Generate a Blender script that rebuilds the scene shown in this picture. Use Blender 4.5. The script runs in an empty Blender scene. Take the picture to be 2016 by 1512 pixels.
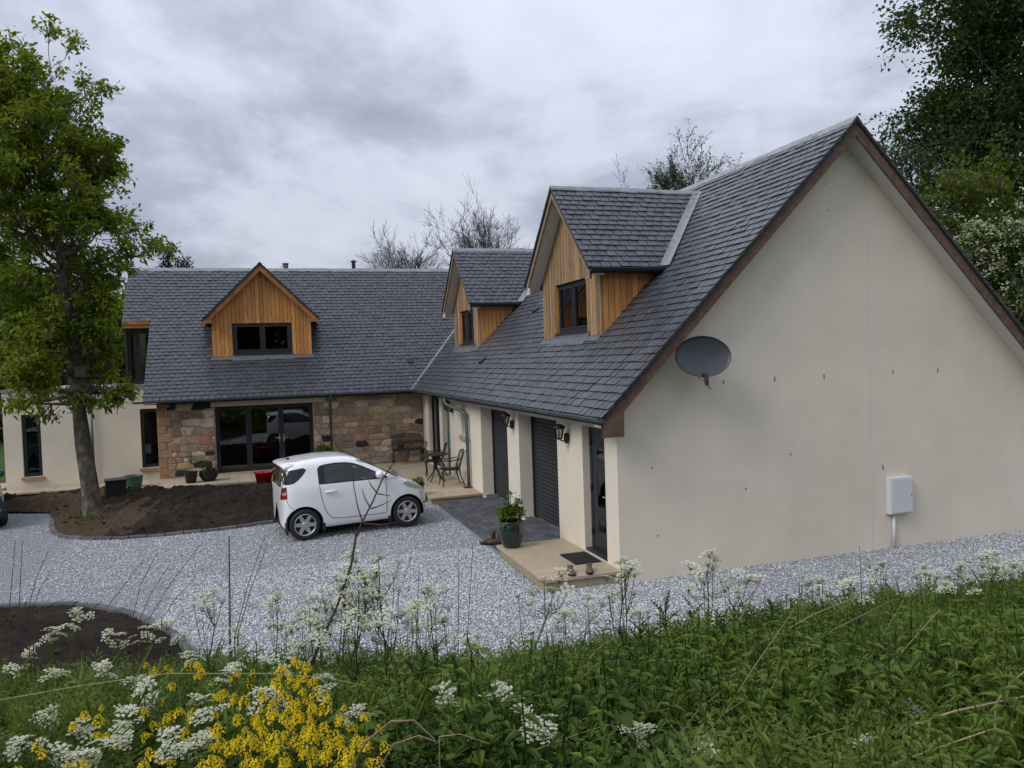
import bpy, bmesh, math, random
import numpy as np
from mathutils import Matrix, Vector
random.seed(7); RNG = np.random.default_rng(11)
SC = bpy.context.scene; COL = SC.collection
# ------------------------------------------------------------------ camera, sky, sun, exposure
CAM = np.array([-4.8313, -10.2779, 3.2914]); YAW, PITCH, ROLL, FPX = -0.3092, 0.0326, -0.0334, 1547.05
def cam_axes():
    f0 = np.array([-math.sin(YAW), math.cos(YAW), 0]); r0 = np.array([math.cos(YAW), math.sin(YAW), 0]); u0 = np.array([0, 0, 1.])
    f = f0*math.cos(PITCH)-u0*math.sin(PITCH); u = u0*math.cos(PITCH)+f0*math.sin(PITCH)
    return r0*math.cos(ROLL)+u*math.sin(ROLL), u*math.cos(ROLL)-r0*math.sin(ROLL), f
CR, CU, CF = cam_axes()
def at(px, py, d): return CAM+(CF+CR*(px-1008)/FPX-CU*(py-756)/FPX)*d        # a point seen at a pixel, d metres deep
cam = bpy.data.cameras.new('camera'); camo = bpy.data.objects.new('camera', cam); COL.objects.link(camo)
M = Matrix.Identity(4)
for i, a in enumerate((CR, CU, -CF)):
    for j in range(3): M[j][i] = a[j]
for j in range(3): M[j][3] = CAM[j]
camo.matrix_world = M
cam.sensor_width = 36; cam.lens = FPX*36/2016; cam.clip_start = .05; cam.clip_end = 3000
SC.camera = camo
SUN_DIR = Vector((-.80, -.26, .74)).normalized()                  # towards the brighter part of the overcast
W = bpy.data.worlds.new('World'); SC.world = W; W.use_nodes = True
def build_world():
    nt = W.node_tree; nt.nodes.clear(); N = nt.nodes.new; L = nt.links.new
    out = N('ShaderNodeOutputWorld'); bg = N('ShaderNodeBackground'); L(bg.outputs[0], out.inputs[0])
    sky = N('ShaderNodeTexSky'); sky.sky_type = 'NISHITA'; sky.sun_disc = False
    sky.sun_elevation = math.asin(SUN_DIR.z); sky.sun_rotation = math.atan2(SUN_DIR.x, SUN_DIR.y)
    tc = N('ShaderNodeTexCoord'); sep = N('ShaderNodeSeparateXYZ'); L(tc.outputs['Generated'], sep.inputs[0])
    def math_(op, a, b=None, clamp=False):
        n = N('ShaderNodeMath'); n.operation = op; n.use_clamp = clamp
        for i, v in enumerate((a, b)):
            if v is None: continue
            if isinstance(v, (int, float)): n.inputs[i].default_value = v
            else: L(v, n.inputs[i])
        return n.outputs[0]
    zz = math_('ADD', math_('MAXIMUM', sep.outputs[2], 0.0), .42)
    cmb = N('ShaderNodeCombineXYZ'); L(math_('DIVIDE', sep.outputs[0], zz), cmb.inputs[0]); L(math_('DIVIDE', sep.outputs[1], zz), cmb.inputs[1])
    def noise(scale, detail, rough, dist=0, off=(0, 0, 0)):
        mp = N('ShaderNodeMapping'); L(cmb.outputs[0], mp.inputs[0]); mp.inputs['Location'].default_value = off
        n = N('ShaderNodeTexNoise'); L(mp.outputs[0], n.inputs['Vector'])
        n.inputs['Scale'].default_value = scale; n.inputs['Detail'].default_value = detail; n.inputs['Roughness'].default_value = rough; n.inputs['Distortion'].default_value = dist
        return n.outputs[0]
    a = noise(1.25, 7, .55, .35, (2.3, -1.1, 0)); b = noise(3.6, 9, .58, .3, (4.3, 1.4, 0)); c = noise(.5, 3, .5, .2, (.2, .9, 0))
    s = math_('ADD', math_('MULTIPLY', a, .55), math_('ADD', math_('MULTIPLY', b, .25), math_('MULTIPLY', c, .25)))
    rp = N('ShaderNodeValToRGB'); L(s, rp.inputs[0]); e = rp.color_ramp.elements
    e[0].position = .43; e[0].color = (.30, .33, .415, 1); e[1].position = .65; e[1].color = (.70, .745, .86, 1)
    m1 = e.new(.505); m1.color = (.42, .455, .56, 1); m2 = e.new(.56); m2.color = (.60, .64, .75, 1)
    sk = N('ShaderNodeVectorMath'); sk.operation = 'SCALE'; L(sky.outputs[0], sk.inputs[0]); sk.inputs['Scale'].default_value = .10
    mix = N('ShaderNodeMix'); mix.data_type = 'RGBA'; mix.inputs[0].default_value = .93; L(sk.outputs[0], mix.inputs[6]); L(rp.outputs[0], mix.inputs[7])
    gr = math_('MULTIPLY_ADD', math_('MAXIMUM', sep.outputs[2], 0.0), .85); gr.node.inputs[2].default_value = .78   # overcast sky: brighter towards the zenith
    L(mix.outputs[2], bg.inputs[0]); L(gr, bg.inputs[1])
build_world()
sun = bpy.data.lights.new('sun', 'SUN'); sun.energy = 1.5; sun.angle = math.radians(28); sun.color = (1, .97, .93)
suno = bpy.data.objects.new('sun', sun); COL.objects.link(suno); suno.rotation_euler = SUN_DIR.to_track_quat('Z', 'Y').to_euler()
vs = SC.view_settings; vs.view_transform = 'Standard'; vs.look = 'None'; vs.gamma = 1; vs.exposure = 0.2; vs.use_curve_mapping = False
SC.render.engine = 'CYCLES'
# ------------------------------------------------------------------ materials
def newmat(name):
    m = bpy.data.materials.new(name); m.use_nodes = True; nt = m.node_tree; nt.nodes.clear()
    o = nt.nodes.new('ShaderNodeOutputMaterial'); p = nt.nodes.new('ShaderNodeBsdfPrincipled'); nt.links.new(p.outputs[0], o.inputs[0])
    return m, nt, p, o
def mat(name, col, rough=.6, var=.15, scale=6, bump=0, bscale=60, metal=0, rnd=0, ramp=None, spec=.5, stretch=None, coat=0, big=0, bigcol=None):
    """Principled with noise variation; rnd = per-piece tone variation, ramp = per-piece colour choice"""
    m, nt, p, o = newmat(name); N = nt.nodes.new; L = nt.links.new
    tc = N('ShaderNodeTexCoord'); vec = tc.outputs['Object']
    if stretch:
        mp = N('ShaderNodeMapping'); mp.inputs['Scale'].default_value = stretch; L(vec, mp.inputs[0]); vec = mp.outputs[0]
    nz = N('ShaderNodeTexNoise'); nz.inputs['Scale'].default_value = scale; nz.inputs['Detail'].default_value = 6; nz.inputs['Roughness'].default_value = .6; L(vec, nz.inputs['Vector'])
    mr = N('ShaderNodeMapRange'); mr.inputs[1].default_value = .3; mr.inputs[2].default_value = .7; mr.inputs[3].default_value = 1-var; mr.inputs[4].default_value = 1+var; L(nz.outputs[0], mr.inputs[0])
    val = mr.outputs[0]
    oi = N('ShaderNodeObjectInfo'); at_ = N('ShaderNodeAttribute'); at_.attribute_name = 'rnd'
    ad = N('ShaderNodeMath'); ad.operation = 'ADD'; L(oi.outputs['Random'], ad.inputs[0]); L(at_.outputs['Fac'], ad.inputs[1])
    fr = N('ShaderNodeMath'); fr.operation = 'FRACT'; L(ad.outputs[0], fr.inputs[0])
    if rnd:
        r2 = N('ShaderNodeMapRange'); r2.inputs[3].default_value = 1-rnd; r2.inputs[4].default_value = 1+rnd; L(fr.outputs[0], r2.inputs[0])
        mu = N('ShaderNodeMath'); mu.operation = 'MULTIPLY'; L(val, mu.inputs[0]); L(r2.outputs[0], mu.inputs[1]); val = mu.outputs[0]
    base = None
    if ramp:
        rp = N('ShaderNodeValToRGB'); e = rp.color_ramp.elements; rp.color_ramp.interpolation = 'CONSTANT' if len(ramp) > 4 else 'LINEAR'
        while len(e) > 1: e.remove(e[0])
        e[0].position = 0; e[0].color = (*ramp[0], 1)
        for i, c in enumerate(ramp[1:], 1):
            k = e.new(i/len(ramp)); k.color = (*c, 1)
        L(fr.outputs[0], rp.inputs[0]); base = rp.outputs[0]
    if big:
        n2 = N('ShaderNodeTexNoise'); n2.inputs['Scale'].default_value = big; n2.inputs['Detail'].default_value = 5; L(tc.outputs['Object'], n2.inputs['Vector'])
        r3 = N('ShaderNodeMapRange'); r3.inputs[1].default_value = .42; r3.inputs[2].default_value = .68; L(n2.outputs[0], r3.inputs[0])
        mx = N('ShaderNodeMix'); mx.data_type = 'RGBA'; L(r3.outputs[0], mx.inputs[0]); mx.inputs[6].default_value = (*col, 1); mx.inputs[7].default_value = (*bigcol, 1)
        base = mx.outputs[2]
    vm = N('ShaderNodeVectorMath'); vm.operation = 'SCALE'; L(val, vm.inputs['Scale'])
    if base is None: vm.inputs[0].default_value = col
    else: L(base, vm.inputs[0])
    L(vm.outputs[0], p.inputs['Base Color'])
    p.inputs['Roughness'].default_value = rough; p.inputs['Metallic'].default_value = metal; p.inputs['Specular IOR Level'].default_value = spec
    if coat: p.inputs['Coat Weight'].default_value = coat; p.inputs['Coat Roughness'].default_value = .04
    if bump:
        nb = N('ShaderNodeTexNoise'); nb.inputs['Scale'].default_value = bscale; nb.inputs['Detail'].default_value = 5; L(vec, nb.inputs['Vector'])
        b = N('ShaderNodeBump'); b.inputs['Strength'].default_value = bump; b.inputs['Distance'].default_value = .02; L(nb.outputs[0], b.inputs['Height']); L(b.outputs[0], p.inputs['Normal'])
    return m
def leafmat(name, cols, trans=.35, rough=.62):
    m, nt, p, o = newmat(name); N = nt.nodes.new; L = nt.links.new
    a = N('ShaderNodeAttribute'); a.attribute_name = 'rnd'; oi = N('ShaderNodeObjectInfo')
    ad = N('ShaderNodeMath'); ad.operation = 'MULTIPLY_ADD'; L(oi.outputs['Random'], ad.inputs[0]); ad.inputs[1].default_value = .25; L(a.outputs['Fac'], ad.inputs[2])
    fr = N('ShaderNodeMath'); fr.operation = 'PINGPONG'; L(ad.outputs[0], fr.inputs[0]); fr.inputs[1].default_value = 1.0
    rp = N('ShaderNodeValToRGB'); e = rp.color_ramp.elements; L(fr.outputs[0], rp.inputs[0])
    e[0].color = (*cols[0], 1); e[1].color = (*cols[-1], 1)
    for i, c in enumerate(cols[1:-1], 1): k = e.new(i/(len(cols)-1)); k.color = (*c, 1)
    L(rp.outputs[0], p.inputs['Base Color']); p.inputs['Roughness'].default_value = rough; p.inputs['Specular IOR Level'].default_value = .22
    t = N('ShaderNodeBsdfTranslucent'); hs = N('ShaderNodeMix'); hs.data_type = 'RGBA'; hs.blend_type = 'MULTIPLY'; hs.inputs[0].default_value = 1
    L(rp.outputs[0], hs.inputs[6]); hs.inputs[7].default_value = (1.25, 1.3, .6, 1); L(hs.outputs[2], t.inputs[0])
    mx = N('ShaderNodeMixShader'); mx.inputs[0].default_value = trans; L(p.outputs[0], mx.inputs[1]); L(t.outputs[0], mx.inputs[2]); L(mx.outputs[0], o.inputs[0])
    return m
def glassmat(name, tint, extra=.06):
    m, nt, p, o = newmat(name); N = nt.nodes.new; L = nt.links.new; nt.nodes.remove(p)
    t = N('ShaderNodeBsdfTransparent'); t.inputs[0].default_value = (*tint, 1); g = N('ShaderNodeBsdfGlossy'); g.inputs['Roughness'].default_value = .015
    fz = N('ShaderNodeFresnel'); fz.inputs[0].default_value = 1.6; ad = N('ShaderNodeMath'); ad.operation = 'ADD'; ad.use_clamp = True; L(fz.outputs[0], ad.inputs[0]); ad.inputs[1].default_value = extra
    mx = N('ShaderNodeMixShader'); L(ad.outputs[0], mx.inputs[0]); L(t.outputs[0], mx.inputs[1]); L(g.outputs[0], mx.inputs[2]); L(mx.outputs[0], o.inputs[0])
    return m
MT = {}
def setup_materials():
    T = MT
    T['render'] = mat('cream_render', (.765, .69, .565), .9, .05, 1.3, .25, 140, spec=.2, big=.5, bigcol=(.715, .64, .52))
    T['soffit'] = mat('soffit_board', (.62, .60, .56), .7, .04, 4, spec=.2)
    T['slate'] = mat('slate', (.058, .062, .073), .36, .14, 9, .2, 45, rnd=.2, spec=.6, stretch=(1, 1, .5))
    T['underlay'] = mat('roof_underlay', (.02, .02, .022), .9)
    T['larch'] = mat('larch_cladding', (.60, .275, .09), .7, .34, 7, .25, 50, rnd=.27, stretch=(6, 6, .5), spec=.25)
    T['larch_grey'] = mat('weathered_larch', (.35, .225, .125), .75, .38, 7, .25, 50, rnd=.38, stretch=(6, 6, .5), spec=.2)
    T['barge'] = mat('stained_timber', (.135, .085, .060), .7, .35, 5, .3, 40, stretch=(2, 2, 2), spec=.3)
    T['barge_light'] = mat('larch_barge', (.36, .165, .062), .7, .3, 6, .2, 40, spec=.25)
    T['barge_grey'] = mat('weathered_barge', (.25, .185, .115), .75, .3, 6, .2, 40, spec=.25)
    T['lead'] = mat('lead', (.25, .26, .27), .5, .22, 7, .3, 12, spec=.4)
    T['zinc'] = mat('zinc_gutter', (.115, .14, .15), .42, .12, 5, metal=.35)
    T['anth'] = mat('anthracite', (.020, .0235, .029), .45, .1, 5)
    T['black'] = mat('black_iron', (.012, .012, .013), .5, .3, 30, .2, 80)
    T['glass'] = glassmat('window_glass', (.42, .45, .46), .05)
    T['carglass'] = glassmat('car_glass', (.10, .11, .11), .0)
    T['interior'] = mat('interior', (.28, .26, .24), .9)
    T['floor'] = mat('interior_floor', (.13, .09, .06), .6)
    T['curtain'] = mat('curtain', (.55, .52, .47), .9, .2, 30, stretch=(8, 8, .3))
    T['mortar'] = mat('lime_mortar', (.46, .345, .255), .95, .2, 10, .6, 60, spec=.1)
    T['stone'] = mat('rubble_stone', (1, 1, 1), .9, .32, 9, .8, 30, spec=.15, ramp=[(0.333, 0.221, 0.150), (0.449, 0.322, 0.196), (0.282, 0.212, 0.159), (0.532, 0.405, 0.262), (0.415, 0.240, 0.159), (0.349, 0.276, 0.207), (0.366, 0.294, 0.216), (0.499, 0.340, 0.170), (0.599, 0.515, 0.375), (0.249, 0.203, 0.159), (0.045, 0.046, 0.046), (0.432, 0.285, 0.188), (0.548, 0.459, 0.328), (0.333, 0.276, 0.234), (0.399, 0.312, 0.224), (0.482, 0.368, 0.244)])
    T['quoin'] = mat('sandstone_quoin', (1, 1, 1), .9, .12, 8, .4, 50, spec=.15, ramp=[(0.413, 0.256, 0.156), (0.362, 0.237, 0.156), (0.438, 0.288, 0.175), (0.375, 0.225, 0.125)])
    T['slab'] = mat('sandstone_slab', (.42, .335, .235), .75, .12, 3, .2, 60, rnd=.09, spec=.25)
    T['riser'] = mat('sandstone_riser', (.36, .31, .215), .85, .15, 4, .3, 50)
    T['paver'] = mat('charcoal_paver', (.082, .085, .094), .8, .2, 20, .5, 80, rnd=.3, spec=.3)
    T['kerb'] = mat('granite_sett', (.125, .125, .125), .85, .2, 14, .5, 60, rnd=.25, spec=.2)
    T['gravel'] = mat('gravel_bed', (.25, .254, .268), .9, .75, 55, 1.0, 40, spec=.2)
    T['gstone'] = mat('gravel_stone', (.53, .538, .562), .75, .15, 20, rnd=.5, spec=.3)
    T['soil'] = mat('dark_soil', (.021, .0155, .012), .95, .4, 7, 1.0, 26, spec=.1, big=.9, bigcol=(.034, .025, .019))
    T['mulch'] = mat('bark_mulch', (.125, .085, .055), .95, .5, 25, 1.0, 40, spec=.1, rnd=.5)
    T['bank'] = mat('bank_earth', (.035, .038, .017), .95, .4, 6, .8, 20, spec=.1)
    T['grass'] = mat('meadow_grass', (.055, .085, .022), .9, .4, 3, .8, 30, spec=.1)
    T['bark'] = mat('tree_bark', (.085, .07, .055), .9, .55, 9, 1.0, 26, spec=.15, stretch=(1, 1, .5), big=5, bigcol=(.16, .15, .125))
    T['twig'] = mat('grey_twig', (.075, .062, .055), .9, .2)
    T['paint'] = mat('white_car_paint', (.86, .87, .87), .28, .0, 1, coat=.9)
    T['teal'] = mat('teal_car_paint', (.012, .085, .10), .28, .0, 1, coat=.9)
    T['tyre'] = mat('tyre_rubber', (.018, .018, .018), .8, .2, 20)
    T['alloy'] = mat('alloy', (.50, .51, .52), .32, .05, 5, metal=.6)
    T['dark'] = mat('dark_plastic', (.012, .012, .013), .55)
    T['seam'] = mat('panel_gap', (.06, .06, .062), .8)
    T['lamp_lens'] = mat('headlamp_lens', (.42, .41, .34), .12, .5, 30, coat=.8)
    T['red'] = mat('red_lens', (.25, .012, .016), .15, coat=.7)
    T['chrome'] = mat('silver_trim', (.62, .62, .62), .25, metal=.8, var=.02)
    T['redtub'] = mat('red_plastic', (.56, .012, .012), .4, .08, 5)
    T['greenpot'] = mat('green_glaze', (.010, .026, .019), .22, .35, 5, coat=.5)
    T['tealpot'] = mat('teal_glaze', (.018, .075, .062), .4, .2, 5)
    T['blackpot'] = mat('black_pot', (.010, .011, .011), .45)
    T['peat'] = mat('compost', (.02, .014, .01), .95, .4, 30, .8, 40)
    T['white'] = mat('white_plastic', (.62, .635, .64), .5, .03, 3)
    T['dish'] = mat('dish_grey', (.040, .046, .053), .5, .1, 4)
    T['wood'] = mat('weathered_wood', (.155, .125, .09), .9, .3, 12, .4, 40, stretch=(4, 4, .6))
    T['dry'] = mat('dry_stem', (.27, .20, .125), .9, .3, 20, rnd=.25)
    T['dryd'] = mat('dark_dry_stem', (.062, .042, .034), .9, .3, 20)
    T['leather'] = mat('boot_leather', (.055, .030, .018), .6, .3, 20)
    T['shoe'] = mat('walking_shoe', (.11, .085, .06), .8, .4, 30)
    T['rubber'] = mat('rubber_mat', (.013, .014, .013), .8, .3, 60, .8, 120)
    T['oak'] = leafmat('oak_leaf', [(.030, .060, .007), (.080, .130, .014), (.155, .205, .022), (.24, .27, .034)], .45)
    T['poplar'] = leafmat('poplar_leaf', [(.022, .044, .015), (.050, .085, .026), (.095, .135, .042)], .38)
    T['bush'] = leafmat('bush_leaf', [(.017, .036, .010), (.035, .062, .015), (.062, .092, .020)], .3)
    T['greyleaf'] = leafmat('grey_leaf', [(.030, .048, .026), (.055, .078, .042), (.085, .11, .062)], .3)
    T['lead_dark'] = mat('weathered_lead', (.12, .125, .135), .55, .3, 9, .3, 12, spec=.4)
    T['ylw_tree'] = leafmat('spring_leaf', [(.04, .065, .010), (.085, .115, .016), (.13, .155, .022)], .4)
    T['conifer'] = leafmat('conifer_needle', [(.010, .022, .016), (.018, .034, .022), (.028, .045, .028)], .15)
    T['blossom'] = leafmat('hawthorn_blossom', [(.30, .33, .18), (.44, .46, .29), (.56, .56, .40)], .3)
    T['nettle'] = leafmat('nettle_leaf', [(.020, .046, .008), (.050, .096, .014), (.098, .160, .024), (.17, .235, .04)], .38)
    T['thistle'] = leafmat('thistle_leaf', [(.014, .034, .010), (.032, .062, .018), (.06, .10, .03)], .25)
    T['dock'] = leafmat('broad_leaf', [(.045, .092, .016), (.085, .150, .024), (.13, .21, .036)], .4)
    T['fern'] = leafmat('parsley_leaf', [(.034, .068, .012), (.075, .122, .020), (.14, .19, .034)], .38)
    T['stem'] = leafmat('green_stem', [(.05, .085, .025), (.075, .115, .035)], .1)
    T['umbel'] = leafmat('cream_flower', [(.50, .52, .36), (.66, .67, .53), (.74, .75, .64)], .3)
    T['yellow'] = leafmat('yellow_flower', [(.55, .37, .004), (.80, .57, .006), (.86, .68, .012)], .3)
    T['lime'] = leafmat('lime_leaf', [(.05, .085, .012), (.09, .135, .018), (.15, .19, .03)], .35)
    T['pansy'] = leafmat('pansy', [(.030, .008, .035), (.06, .01, .05), (.5, .4, .05)], .2)
    T['lantern_glass'] = glassmat('lantern_glass', (.85, .85, .83), .04)
setup_materials()
# ------------------------------------------------------------------ mesh helpers
def link(name, me, material, parent=None, smooth=False):
    o = bpy.data.objects.new(name, me); COL.objects.link(o)
    if material is not None and not me.materials: me.materials.append(MT[material] if isinstance(material, str) else material)
    if parent is not None: o.parent = parent
    if smooth:
        me.shade_smooth()
    return o
def thing(name, label, cat, loc=(0, 0, 0), rz=0, group=None):
    o = bpy.data.objects.new(name, None); COL.objects.link(o); o.location = loc; o.rotation_euler = (0, 0, rz); o.empty_display_size = .2
    return tag(o, label, cat, group)
def tag(o, label, cat, group=None):
    o['label'] = label; o['category'] = cat
    if group: o['group'] = group
    return o
def struct(o): o['kind'] = 'structure'; return o
def stuff(o, label=None, cat=None):
    o['kind'] = 'stuff'
    if label: o['label'] = label; o['category'] = cat
    return o
def copy_tree(o, parent=None):
    c = o.copy(); COL.objects.link(c); c.parent = parent
    for ch in list(o.children): copy_tree(ch, c)
    return c
class MB:
    def __init__(s): s.v = []; s.f = []; s.r = []
    def add(s, vs_, fs, rnd=None):
        k = len(s.v); s.v += [tuple(map(float, p)) for p in vs_]; s.f += [tuple(i+k for i in f) for f in fs]
        r = random.random() if rnd is None else rnd; s.r += [r]*len(vs_); return s
    def hexa(s, p, rnd=None):      # p: 4 bottom (ccw) + 4 top
        return s.add(p, [(3, 2, 1, 0), (4, 5, 6, 7), (0, 1, 5, 4), (1, 2, 6, 5), (2, 3, 7, 6), (3, 0, 4, 7)], rnd)
    def box(s, x0, x1, y0, y1, z0, z1, rnd=None):
        return s.hexa([(x0, y0, z0), (x1, y0, z0), (x1, y1, z0), (x0, y1, z0), (x0, y0, z1), (x1, y0, z1), (x1, y1, z1), (x0, y1, z1)], rnd)
    def prism(s, poly, d, rnd=None):    # poly: list of 3d points; extruded by vector d
        n = len(poly); a = [np.array(p, float) for p in poly]; b = [p+np.array(d, float) for p in a]
        return s.add(a+b, [tuple(range(n-1, -1, -1)), tuple(range(n, 2*n))]+[(i, (i+1) % n, n+(i+1) % n, n+i) for i in range(n)], rnd)
    def tube(s, pts, rad, n=6, caps=True, rnd=None):
        pts = [np.array(p, float) for p in pts]; m = len(pts)
        if not hasattr(rad, '__len__'): rad = [rad]*m
        V = []; ref = np.array([.31, .17, .93])
        for i, p in enumerate(pts):
            t = pts[min(i+1, m-1)]-pts[max(i-1, 0)]; t = t/(np.linalg.norm(t)+1e-9)
            a = np.cross(t, ref); l = np.linalg.norm(a)
            if l < .1: a = np.cross(t, np.array([1., 0, 0])); l = np.linalg.norm(a)
            a /= l; b = np.cross(t, a)
            for k in range(n):
                q = 2*math.pi*k/n; V.append(p+(a*math.cos(q)+b*math.sin(q))*rad[i])
        F = [(i*n+k, i*n+(k+1) % n, (i+1)*n+(k+1) % n, (i+1)*n+k) for i in range(m-1) for k in range(n)]
        if caps: F += [tuple(range(n-1, -1, -1)), tuple((m-1)*n+k for k in range(n))]
        return s.add(V, F, rnd)
    def lathe(s, prof, n=20, c=(0, 0, 0), axis='z', caps=False, rnd=None):
        V = []
        for r, h in prof:
            for k in range(n):
                q = 2*math.pi*k/n; a, b = r*math.cos(q), r*math.sin(q)
                V.append((c[0]+a, c[1]+b, c[2]+h) if axis == 'z' else ((c[0]+a, c[1]-h, c[2]+b) if axis == 'y' else (c[0]+h, c[1]+a, c[2]+b)))
        m = len(prof); F = [(i*n+k, i*n+(k+1) % n, (i+1)*n+(k+1) % n, (i+1)*n+k) for i in range(m-1) for k in range(n)]
        if caps: F += [tuple(range(n-1, -1, -1)), tuple((m-1)*n+k for k in range(n))]
        return s.add(V, F, rnd)
    def build(s, name, material, parent=None, smooth=False, bevel=0):
        me = bpy.data.meshes.new(name); me.from_pydata(s.v, [], s.f)
        at_ = me.attributes.new('rnd', 'FLOAT', 'POINT'); at_.data.foreach_set('value', s.r)
        if bevel:
            bm = bmesh.new(); bm.from_mesh(me); bmesh.ops.bevel(bm, geom=list(bm.edges), offset=bevel, segments=1, affect='EDGES'); bm.to_mesh(me); bm.free()
        me.update()
        return link(name, me, material, parent, smooth)
def tri_mesh(name, V, T, rnd, material, parent=None, smooth=False):
    V = np.asarray(V, np.float32); T = np.asarray(T, np.int32); me = bpy.data.meshes.new(name)
    me.vertices.add(len(V)); me.vertices.foreach_set('co', V.ravel()); me.loops.add(T.size); me.loops.foreach_set('vertex_index', T.ravel())
    me.polygons.add(len(T)); me.polygons.foreach_set('loop_start', np.arange(0, T.size, 3, dtype=np.int32)); me.update(calc_edges=True)
    a = me.attributes.new('rnd', 'FLOAT', 'POINT'); a.data.foreach_set('value', np.asarray(rnd, np.float32))
    return link(name, me, material, parent, smooth)
class TA:                                                        # triangle soup collector
    def __init__(s): s.V = []; s.T = []; s.R = []; s.n = 0
    def add(s, V, T, R):
        V = np.asarray(V, float); s.V.append(V); s.T.append(np.asarray(T)+s.n); R = np.broadcast_to(R, (len(V),)); s.R.append(R); s.n += len(V)
    def arr(s): return np.concatenate(s.V), np.concatenate(s.T), np.concatenate(s.R)
    def build(s, name, material, parent=None, smooth=False): return tri_mesh(name, *s.arr(), material, parent, smooth)
def mb_tris(mb):
    T = []
    for f in mb.f:
        for i in range(1, len(f)-1): T.append((f[0], f[i], f[i+1]))
    return np.array(mb.v), np.array(T)
def unit(v): return v/(np.linalg.norm(v, axis=-1, keepdims=True)+1e-9)
def leaves(P, D, size, width=.45, droop=.25, rng=RNG):
    """folded two-triangle leaves at points P pointing along D"""
    P = np.asarray(P, float); D = unit(np.asarray(D, float)); n = len(P); size = np.broadcast_to(size, (n,))[:, None]
    up = np.tile(np.array([0, 0, 1.]), (n, 1))+rng.normal(0, .45, (n, 3)); S = unit(np.cross(D, up)); Nn = np.cross(S, D)
    mid = P+D*size*.5+Nn*size*.06; tip = P+D*size-np.array([0, 0, 1])*size*droop
    V = np.stack([P, mid+S*size*width*.5-Nn*size*.07, tip, mid-S*size*width*.5-Nn*size*.07], 1).reshape(-1, 3)
    b = np.arange(n)[:, None]*4; T = np.concatenate([b+[0, 1, 2], b+[0, 2, 3]], 1).reshape(-1, 3)
    return V, T
def blobs(C, D, n, size, spread, width=.45, droop=.25, rng=RNG, tone=None):
    """n leaves round each centre C"""
    C = np.asarray(C, float); m = len(C); P = np.repeat(C, n, 0)+rng.normal(0, 1, (m*n, 3))*spread; dd = unit(np.repeat(np.asarray(D, float), n, 0)*.6+rng.normal(0, .75, (m*n, 3)))
    sz = size*rng.uniform(.65, 1.25, m*n); V, T = leaves(P, dd, sz, width, droop, rng)
    base = np.repeat(rng.uniform(.1, .9, m) if tone is None else tone, n); R = np.repeat(np.clip(base+rng.normal(0, .14, m*n), 0, 1), 4)
    return V, T, R
def scatter(ta, protos, P, rz, sc, tilt=.12, rng=RNG):
    k = rng.integers(0, len(protos), len(P))
    for pi, (V, T, R) in enumerate(protos):
        idx = np.where(k == pi)[0]
        if not len(idx): continue
        n = len(idx); c, s = np.cos(rz[idx]), np.sin(rz[idx]); a = rng.normal(0, tilt, n); b = rng.normal(0, tilt, n)
        X = V[None]*sc[idx][:, None, None]
        x = X[..., 0]*c[:, None]-X[..., 1]*s[:, None]+X[..., 2]*a[:, None]; y = X[..., 0]*s[:, None]+X[..., 1]*c[:, None]+X[..., 2]*b[:, None]
        Q = np.stack([x, y, X[..., 2]], -1)+P[idx][:, None, :]
        TT = (T[None]+(np.arange(n)*len(V))[:, None, None]).reshape(-1, 3)
        pt = .36*fbm(P[idx, 0], P[idx, 1], 77, 3, 1.6); ta.add(Q.reshape(-1, 3), TT, np.clip((R[None]+(rng.normal(0, .16, n)+pt)[:, None]), 0, 1).ravel())
def clip_poly(P, a, b, c):     # keep a*x+b*y<=c
    out = []
    for i in range(len(P)):
        p, q = P[i], P[(i+1) % len(P)]; dp, dq = a*p[0]+b*p[1]-c, a*q[0]+b*q[1]-c
        if dp <= 0: out.append(p)
        if (dp < 0 < dq) or (dq < 0 < dp): t = dp/(dp-dq); out.append((p[0]+(q[0]-p[0])*t, p[1]+(q[1]-p[1])*t))
    return out
def fbm(x, y, seed=0, oct_=4, s=1.0):
    r = np.random.default_rng(seed); v = np.zeros_like(x, float); a = 1.0
    for o in range(oct_):
        for _ in range(3):
            k = r.normal(0, 1, 2)*s; ph = r.uniform(0, 6.28); v += a*np.sin(x*k[0]+y*k[1]+ph)/3
        a *= .55; s *= 2.1
    return v
# ------------------------------------------------------------------ dimensions of the house
SL = .9935; RW = 4.0278; OE = .331; HE = 2.4456; HR = HE+SL*(RW+OE); OG = .326; LN = 14.18; YE = LN-OE; YM = 18.03; HM = HE+SL*(YM-YE)
XV = -8.0; GARX = 2*RW                                            # verge of the main roof, far wall of the garage wing
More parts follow.
